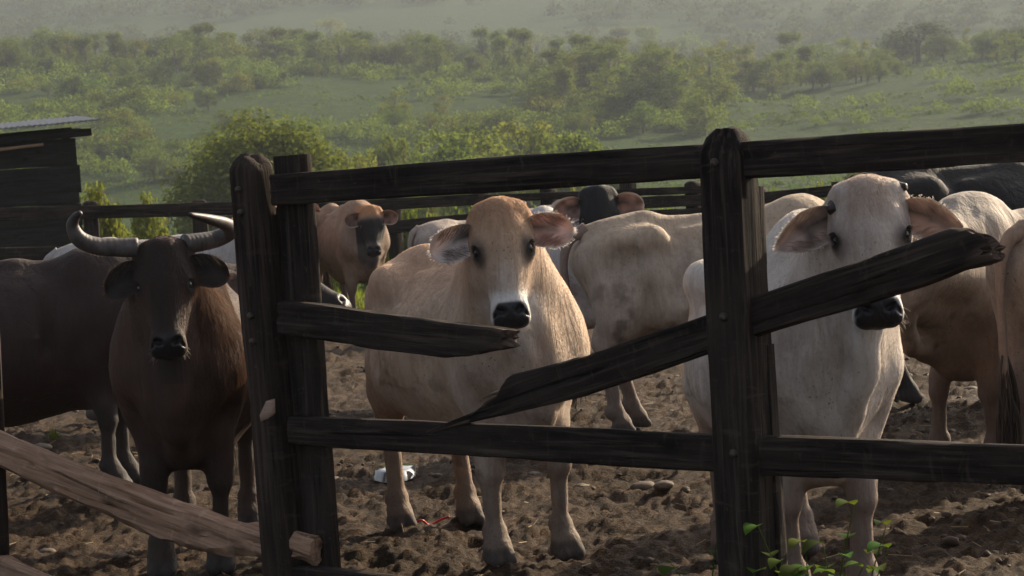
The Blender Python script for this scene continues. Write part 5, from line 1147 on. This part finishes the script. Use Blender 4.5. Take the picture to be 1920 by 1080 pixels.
for px, top, Y, q, w, lab in ((182, 318, 50, 2, 95, 'bright leafy shrub beside the shed wall'), (232, 385, 46, 0, 60, 'low yellow green shrub under the left far fence rail'), (278, 338, 52, 2, 70, 'small bright shrub between the shed and the big round tree'), (225, 405, 44, 0, 70, 'flowering low shrub just behind the horned cow'), (330, 400, 60, 1, 120, 'dark low shrub in front of the big round tree'), (160, 400, 55, 1, 90, 'green low shrub at the corner of the shed')):
    valley_tree(px, top, Y, 'round' if q == 2 else 'bush', lab, None, w * 1.5, nb[q], 'bush')
px = 575
while px < 1950:
    valley_tree(px, rs.uniform(322, 352) - (px - 575) * 0.022, rs.uniform(48, 72), 'bush', 'low bush beyond the far fence ' + landmark(px), 'shrubs just beyond the far fence', rs.uniform(80, 130), nb[rs.choice([0, 0, 1])], 'bush'); px += rs.uniform(48, 80)

flush_labels()
# distant woods on the hazy hill, and scrub on the pastures
rng = np.random.default_rng(9)
def scatter_mass(name, label, P, size, nq, mat, ls, flat=0.8):
    n = len(P); d = rng.normal(0, 1, (n, nq, 3)); d /= np.linalg.norm(d, axis=2)[..., None]; d[..., 2] = np.abs(d[..., 2])
    c = P[:, None] + d * (size[:, None, None] * rng.uniform(0.5, 1.0, (n, nq, 1))) * np.array([1, 1, flat]); N = d + rng.normal(0, 0.6, d.shape); N /= np.linalg.norm(N, axis=2)[..., None]
    t = np.cross(N, rng.normal(0, 1, N.shape)); t /= np.linalg.norm(t, axis=2)[..., None]; b = np.cross(N, t); s = size[:, None, None] * ls * rng.uniform(0.6, 1.3, (n, nq, 1))
    V = np.stack([c - t * s, c - b * s * 0.7, c + t * s, c + b * s * 0.7], 2).reshape(-1, 3)
    tint = np.repeat(np.clip(rng.normal(0.5, 0.22, n), 0, 1), nq * 4)
    o = mesh_np(name, V, np.arange(len(V)).reshape(-1, 4), mat, False, None, attrs={'tint': tint}); return tag(o, label, None, None, 'stuff')
n = 3800; Y = rng.uniform(590, 1280, n); X = rng.uniform(-0.30, 0.30, n) * Y; k = fbm(np.stack([X / 60, Y / 60, 0 * X], -1), 3, 77) > -0.25; X, Y = X[k], Y[k]
scatter_mass('distant_woods', 'distant woods covering the far hazy hill', np.stack([X, Y, terrain(X, Y) + 1.2], -1), rng.uniform(2.2, 5.5, len(X)), 75, M_LEAFD, 0.125, 1.0)
n = 42000; Y = np.exp(rng.uniform(math.log(60), math.log(640), n)); X = rng.uniform(-0.27, 0.27, n) * Y
k = fbm(np.stack([X / 18, Y / 18, 0 * X], -1), 3, 33) + rng.normal(0, 0.15, n) > -0.10; X, Y = X[k], Y[k]
scatter_mass('pasture_scrub', 'low scrub and tall grass tufts over the hillside pasture', np.stack([X, Y, terrain(X, Y)], -1), rng.uniform(0.18, 0.60, len(X)) * (0.6 + Y / 500), 6, M_SCRUB, 0.36, 0.6)
m_ = []
for (a, b, c, d, cnt) in ((-180, 2100, -16, 14, 900), (1020, 1340, 10, 110, 420), (-100, 620, 20, 190, 330), (640, 1170, 80, 140, 220), (1300, 1660, -4, 18, 160), (-100, 620, 10, 215, 420), (640, 1030, 6, 100, 150), (1340, 1950, 8, 110, 90)):
    for k in range(cnt):
        px = rs.uniform(a, b); q = hill_hit(px, min(base_row(px) + rs.uniform(c, d), 340)); m_.append(q)
m_ = np.array(m_); m_ = m_[fbm(np.stack([m_[:, 0] / 25, m_[:, 1] / 25, 0 * m_[:, 0]], -1), 2, 91) > -0.15]
scatter_mass('undergrowth', 'tangled undergrowth between the hillside trees', m_ + [0, 0, 0.4], rng.uniform(1.0, 2.6, len(m_)) * np.clip(m_[:, 1] / 430, 0.5, 1.2), 150, M_LEAF, 0.10, 0.95)
# grass where the mud ends, far side of the yard
n = 30000; Y = rng.uniform(24.5, 42, n); X = rng.uniform(-0.26, 0.26, n) * Y
k = (Y + fbm(np.stack([X * 0.5, Y * 0.5, 0 * X], -1), 3, 3) * 6) > 26.5; X, Y = X[k], Y[k]; Z = gz(X, Y); n = len(X)
a = rng.uniform(0, 6.28, n); hgt = rng.uniform(0.06, 0.22, n); w = 0.012; dx, dy = np.cos(a), np.sin(a); lx, ly = rng.normal(0, 0.06, (2, n))
V = np.stack([np.stack([X - dx * w, Y - dy * w, Z - 0.02], -1), np.stack([X + dx * w, Y + dy * w, Z - 0.02], -1), np.stack([X + lx, Y + ly, Z + hgt], -1)], 1).reshape(-1, 3)
tag(mesh_np('grass', V, np.arange(3 * n).reshape(-1, 3), M_LEAFY, False, None, attrs={'tint': np.repeat(rng.random(n), 3)}), 'green grass at the far edge of the mud', kind='stuff')

# ------------------------------------------------------------------ small things on the mud
def mud_small(name, c1, c2, rough=0.8):
    t = NT(name); n = t.noise(t.coord(), 12, 5, 0.65); return t.done(t.bsdf(t.ramp(n, [(0.3, c1), (0.7, c2)]), rough, t.bump(n, 0.6, 0.02), 0.3))
M_STONE = mud_small('muddy_stone', (0.050, 0.034, 0.023), (0.13, 0.098, 0.070)); M_CLOD = mud_small('mud_clod', (0.022, 0.014, 0.009), (0.095, 0.061, 0.037))
def ico(sub=2):
    import bmesh
    bm = bmesh.new(); bmesh.ops.create_icosphere(bm, subdivisions=sub, radius=1); bm.verts.ensure_lookup_table()
    V = np.array([v.co[:] for v in bm.verts]); F = np.array([[v.index for v in f.verts] for f in bm.faces]); bm.free(); return V, F
IV, IF = ico(3); LV, LF = ico(1)
for k, (px, py, w, lab) in enumerate(((75, 826, 50, 'pale flat stone in the mud behind the sagging pale rail'), (104, 832, 40, 'small stone touching the pale flat stone'), (86, 1024, 44, 'stone in the mud between the two pale rails'), (222, 1018, 46, 'larger stone by the front hoof of the horned cow'), (625, 890, 40, 'stone just right of the upright board'), (612, 972, 30, 'small stone low beside the upright board'), (1000, 888, 30, 'stone between the front legs of the tan cow'), (1205, 905, 60, 'wide mud covered stone left of the right post'), (1245, 915, 46, 'mud covered stone nearest the right post'), (1090, 905, 36, 'small stone right of the tan cow'), (245, 882, 20, 'pebble by the hind hoof of the dark cow'), (1820, 720, 40, 'dark stone among the legs on the right'), (1110, 880, 24, 'small clod coloured stone behind the low rail'))):
    p = gnd(px, py); r = w * 0.36 * p[1] / FPX; v = IV * (1 + 0.22 * fbm(IV * 1.6 + k * 5, 3, k)[:, None]) * np.array([1.15, 1.0, 0.55]) * r
    o = mesh_np('stone', v, IF, M_STONE, True); o.location = (p[0], p[1], float(gz(p[0], p[1])[0]) + 0.12 * r); tag(o, lab, 'stone', 'stones lying in the mud')
n = 3000; Y = 6.6 + (rng.random(n) ** 1.6) * 18; X = rng.uniform(-0.24, 0.24, n) * Y; k = fbm(np.stack([X * 1.1, Y * 1.1, 0 * X], -1), 2, 60) + rng.normal(0, 0.25, n) > 0; X, Y = X[k], Y[k]; n = len(X)
r = np.exp(rng.normal(math.log(0.014), 0.5, n)); r = np.minimum(r, 0.038); base = np.repeat(LV[None], n, 0) * (1 + rng.normal(0, 0.22, (n, len(LV), 1))) * np.array([1, 1, 0.65])
V = base * r[:, None, None] + np.stack([X, Y, gz(X, Y) + r * 0.15], -1)[:, None]
tag(mesh_np('mud_clods', V.reshape(-1, 3), (LF[None] + (np.arange(n) * len(LV))[:, None, None]).reshape(-1, 3), M_CLOD, True), 'crumbled clods of mud and dung over the yard', kind='stuff')
# straw bits
n = 900; Y = 6.8 + rng.random(n) ** 1.4 * 15; X = rng.uniform(-0.24, 0.24, n) * Y; Z = gz(X, Y) + 0.006; a = rng.uniform(0, 6.28, n); L = rng.uniform(0.012, 0.05, n); w = 0.0018
d = np.stack([np.cos(a), np.sin(a), rng.normal(0, 0.2, n)], -1) * L[:, None]; s_ = np.stack([-np.sin(a), np.cos(a), 0 * a], -1) * w; c = np.stack([X, Y, Z], -1)
V = np.stack([c - d - s_, c - d + s_, c + d + s_, c + d - s_, c - d + [0, 0, .003], c + d + [0, 0, .003]], 1).reshape(-1, 3); b = (np.arange(n) * 6)[:, None]
t_ = NT('dry_straw'); M_STRAW = t_.done(t_.bsdf((0.20, 0.145, 0.075), 0.8))
tag(mesh_np('straw', V, np.vstack([b + [0, 3, 5, 4], b + [1, 4, 5, 2]]), M_STRAW, False), 'bits of straw trodden into the mud', kind='stuff')
# puddle
p = gnd(742, 893); a = np.linspace(0, 2 * math.pi, 40, endpoint=False); rr = 1 + 0.25 * vnoise(np.stack([np.cos(a) * 1.5, np.sin(a) * 1.5, 0 * a], -1), 5)
zl = float(gz(p[0], p[1])[0]) + 0.062
ring = lambda s, z: np.stack([p[0] + 0.105 * s * rr * np.cos(a), p[1] + 0.20 * s * rr * np.sin(a), np.full(40, z)], -1)
V = np.vstack([ring(1.12, zl - 0.05), ring(1.0, zl), ring(0.5, zl + 0.001), [[p[0], p[1], zl + 0.001]]]); k = np.arange(40); k2 = (k + 1) % 40
t_ = NT('still_muddy_water'); M_WATER = t_.done(t_.bsdf((0.10, 0.09, 0.08), 0.05, None, 0.9))
tag(mesh_np('puddle', V, [np.vstack([np.stack([k + q, k2 + q, k2 + q + 40, k + q + 40], -1) for q in (0, 40)]), np.stack([k + 80, k2 + 80, np.full(40, 120)], -1)], M_WATER), 'small puddle shining in the mud left of the tan cow', 'puddle')
# red strap
t_ = NT('red_plastic'); M_RED = t_.done(t_.bsdf((0.50, 0.030, 0.018), 0.45))
q = [gnd(x, y) for x, y in ((770, 980), (790, 981), (805, 977), (828, 976), (842, 979))]; q = spline([(v[0], v[1], float(gz(v[0], v[1])[0]) + 0.018 + 0.006 * math.sin(i * 2)) for i, v in enumerate(q)], 20)
v, f = tube(q, 0.006, 6); tag(mesh_np('strap', v, f, M_RED), 'red plastic strap lying behind the hooves of the tan cow', 'strap')
# weeds by the right post
def weed(px, Y, hgt, nleaf, leafL, label, seed, lean=0.2, narrow=0.34):
    rg = np.random.default_rng(seed); x = float(at(px, 1000, Y)[0]); g = float(gz(x, Y)[0]); hgt = hgt * 0.9; e = empty('weed', (x, Y, g)); tag(e, label, 'weed', 'weeds at the foot of the right post')
    stems = []; leaves = []
    for st in range(4):
        a = rg.uniform(0, 6.28); top = np.array([math.cos(a) * lean * hgt, math.sin(a) * lean * hgt, hgt * (1.0 if st == 0 else rg.uniform(0.55, 0.85))]); pth = spline([(0, 0, -0.03), top * np.array([0.2, 0.2, 0.5]), top], 10); stems.append(tube(pth, np.linspace(0.004, 0.0015, 10), 6))
        for k in range(nleaf):
            u = 0.40 + 0.60 * k / max(nleaf - 1, 1); i = min(int(u * 9), 9); b = pth[i]; az = k * 2.4 + rg.uniform(0, 1); d = np.array([math.cos(az), math.sin(az), rg.uniform(0.1, 0.7)]); d = unit(d); sd = unit(np.cross(d, [0, 0, 1.0])); up = np.cross(sd, d); L = leafL * rg.uniform(0.9, 1.5)
            tt = np.linspace(0, 1, 8); wv = L * narrow * np.sin(math.pi * tt ** 0.8) ** 0.9 + 0.0008; rows = []
            for q_, w_ in zip(tt, wv):
                c_ = b + d * L * q_ - np.array([0, 0, 1.0]) * L * 0.45 * q_ ** 2; rows += [c_ + sd * w_ + up * w_ * 0.35, c_, c_ - sd * w_ + up * w_ * 0.35]
            idx = np.arange(7)[:, None] * 3; leaves.append((np.array(rows), np.vstack([idx + [0, 1, 4, 3], idx + [1, 2, 5, 4]])))
    v, f = merge(stems); mesh_np('stem', v, f, M_WEED, True, e)
    for lv, lf in leaves: mesh_np('leaf', lv, lf, M_WEED, True, e, attrs={'tint': np.full(len(lv), float(rg.random()))})
M_WEED = leaf_mat('weed_leaves', (0.028, 0.062, 0.008), (0.045, 0.095, 0.012), (0.075, 0.130, 0.020), 0.35)
weed(1478, 7.50, 0.52, 5, 0.075, 'leafy weed just right of the right post', 1)
weed(1515, 7.62, 0.42, 5, 0.07, 'low weed between the front legs of the white cow', 2)
weed(1560, 7.55, 0.53, 5, 0.07, 'bright weed in front of the right foreleg of the white cow', 3)
weed(1612, 7.50, 0.48, 5, 0.075, 'weed with arching leaves furthest to the right', 4)
weed(1322, 7.85, 0.52, 7, 0.045, 'tall thin weed against the left face of the right post', 5, 0.25, 0.2)
weed(1305, 7.55, 0.43, 4, 0.11, 'broad leaved weed left of the right post', 6, 0.3)
weed(1282, 7.35, 0.36, 4, 0.10, 'yellowing low weed at the bottom left of the right post', 7, 0.3)
weed(1440, 7.40, 0.36, 4, 0.09, 'small weed at the base of the right post', 8, 0.3)
for px_, py_, lab in ((100, 818, 'tuft of grass beside the pale flat stone'), (470, 915, 'tuft of grass by the foot of the grey weathered post'), (1700, 880, 'tuft of dry grass below the right low rail')):
    p = gnd(px_, py_); e = mesh = None; n = 70; a = rng.uniform(0, 6.28, n); r0 = rng.uniform(0, 0.05, n); h_ = rng.uniform(0.03, 0.09, n); b = np.stack([np.cos(a) * r0, np.sin(a) * r0, 0 * a], -1); s_ = np.stack([-np.sin(a), np.cos(a), 0 * a], -1) * 0.003; tp = b * 1.9 + np.stack([0 * a, 0 * a, h_], -1)
    o = mesh_np('grass_tuft', np.stack([b - s_, b + s_, tp], 1).reshape(-1, 3), np.arange(3 * n).reshape(-1, 3), M_WEED, False, None, attrs={'tint': np.repeat(rng.random(n), 3)}); o.location = (p[0], p[1], float(gz(p[0], p[1])[0]) - 0.004); tag(o, lab, 'grass tuft')

# ------------------------------------------------------------------ air: evening haze over the valley
HV = np.array([[x, y, z] for x in (-4200.0, 4200.0) for y in (-75.0, 3400.0) for z in (-25.0, 195.0)])
t_ = NT('valley_haze'); pv = t_.n('ShaderNodeVolumePrincipled'); pv.inputs['Color'].default_value = (0.37, 0.405, 0.47, 1); pv.inputs['Density'].default_value = 0.00043; pv.inputs['Anisotropy'].default_value = 0.25
t_.l(pv.outputs[0], t_.out.inputs['Volume'])
tag(mesh_np('haze', HV, np.array([[0, 1, 3, 2], [4, 6, 7, 5], [0, 4, 5, 1], [2, 3, 7, 6], [0, 2, 6, 4], [1, 5, 7, 3]]), t_.m, False), 'thin evening haze over the yard and valley', kind='stuff')
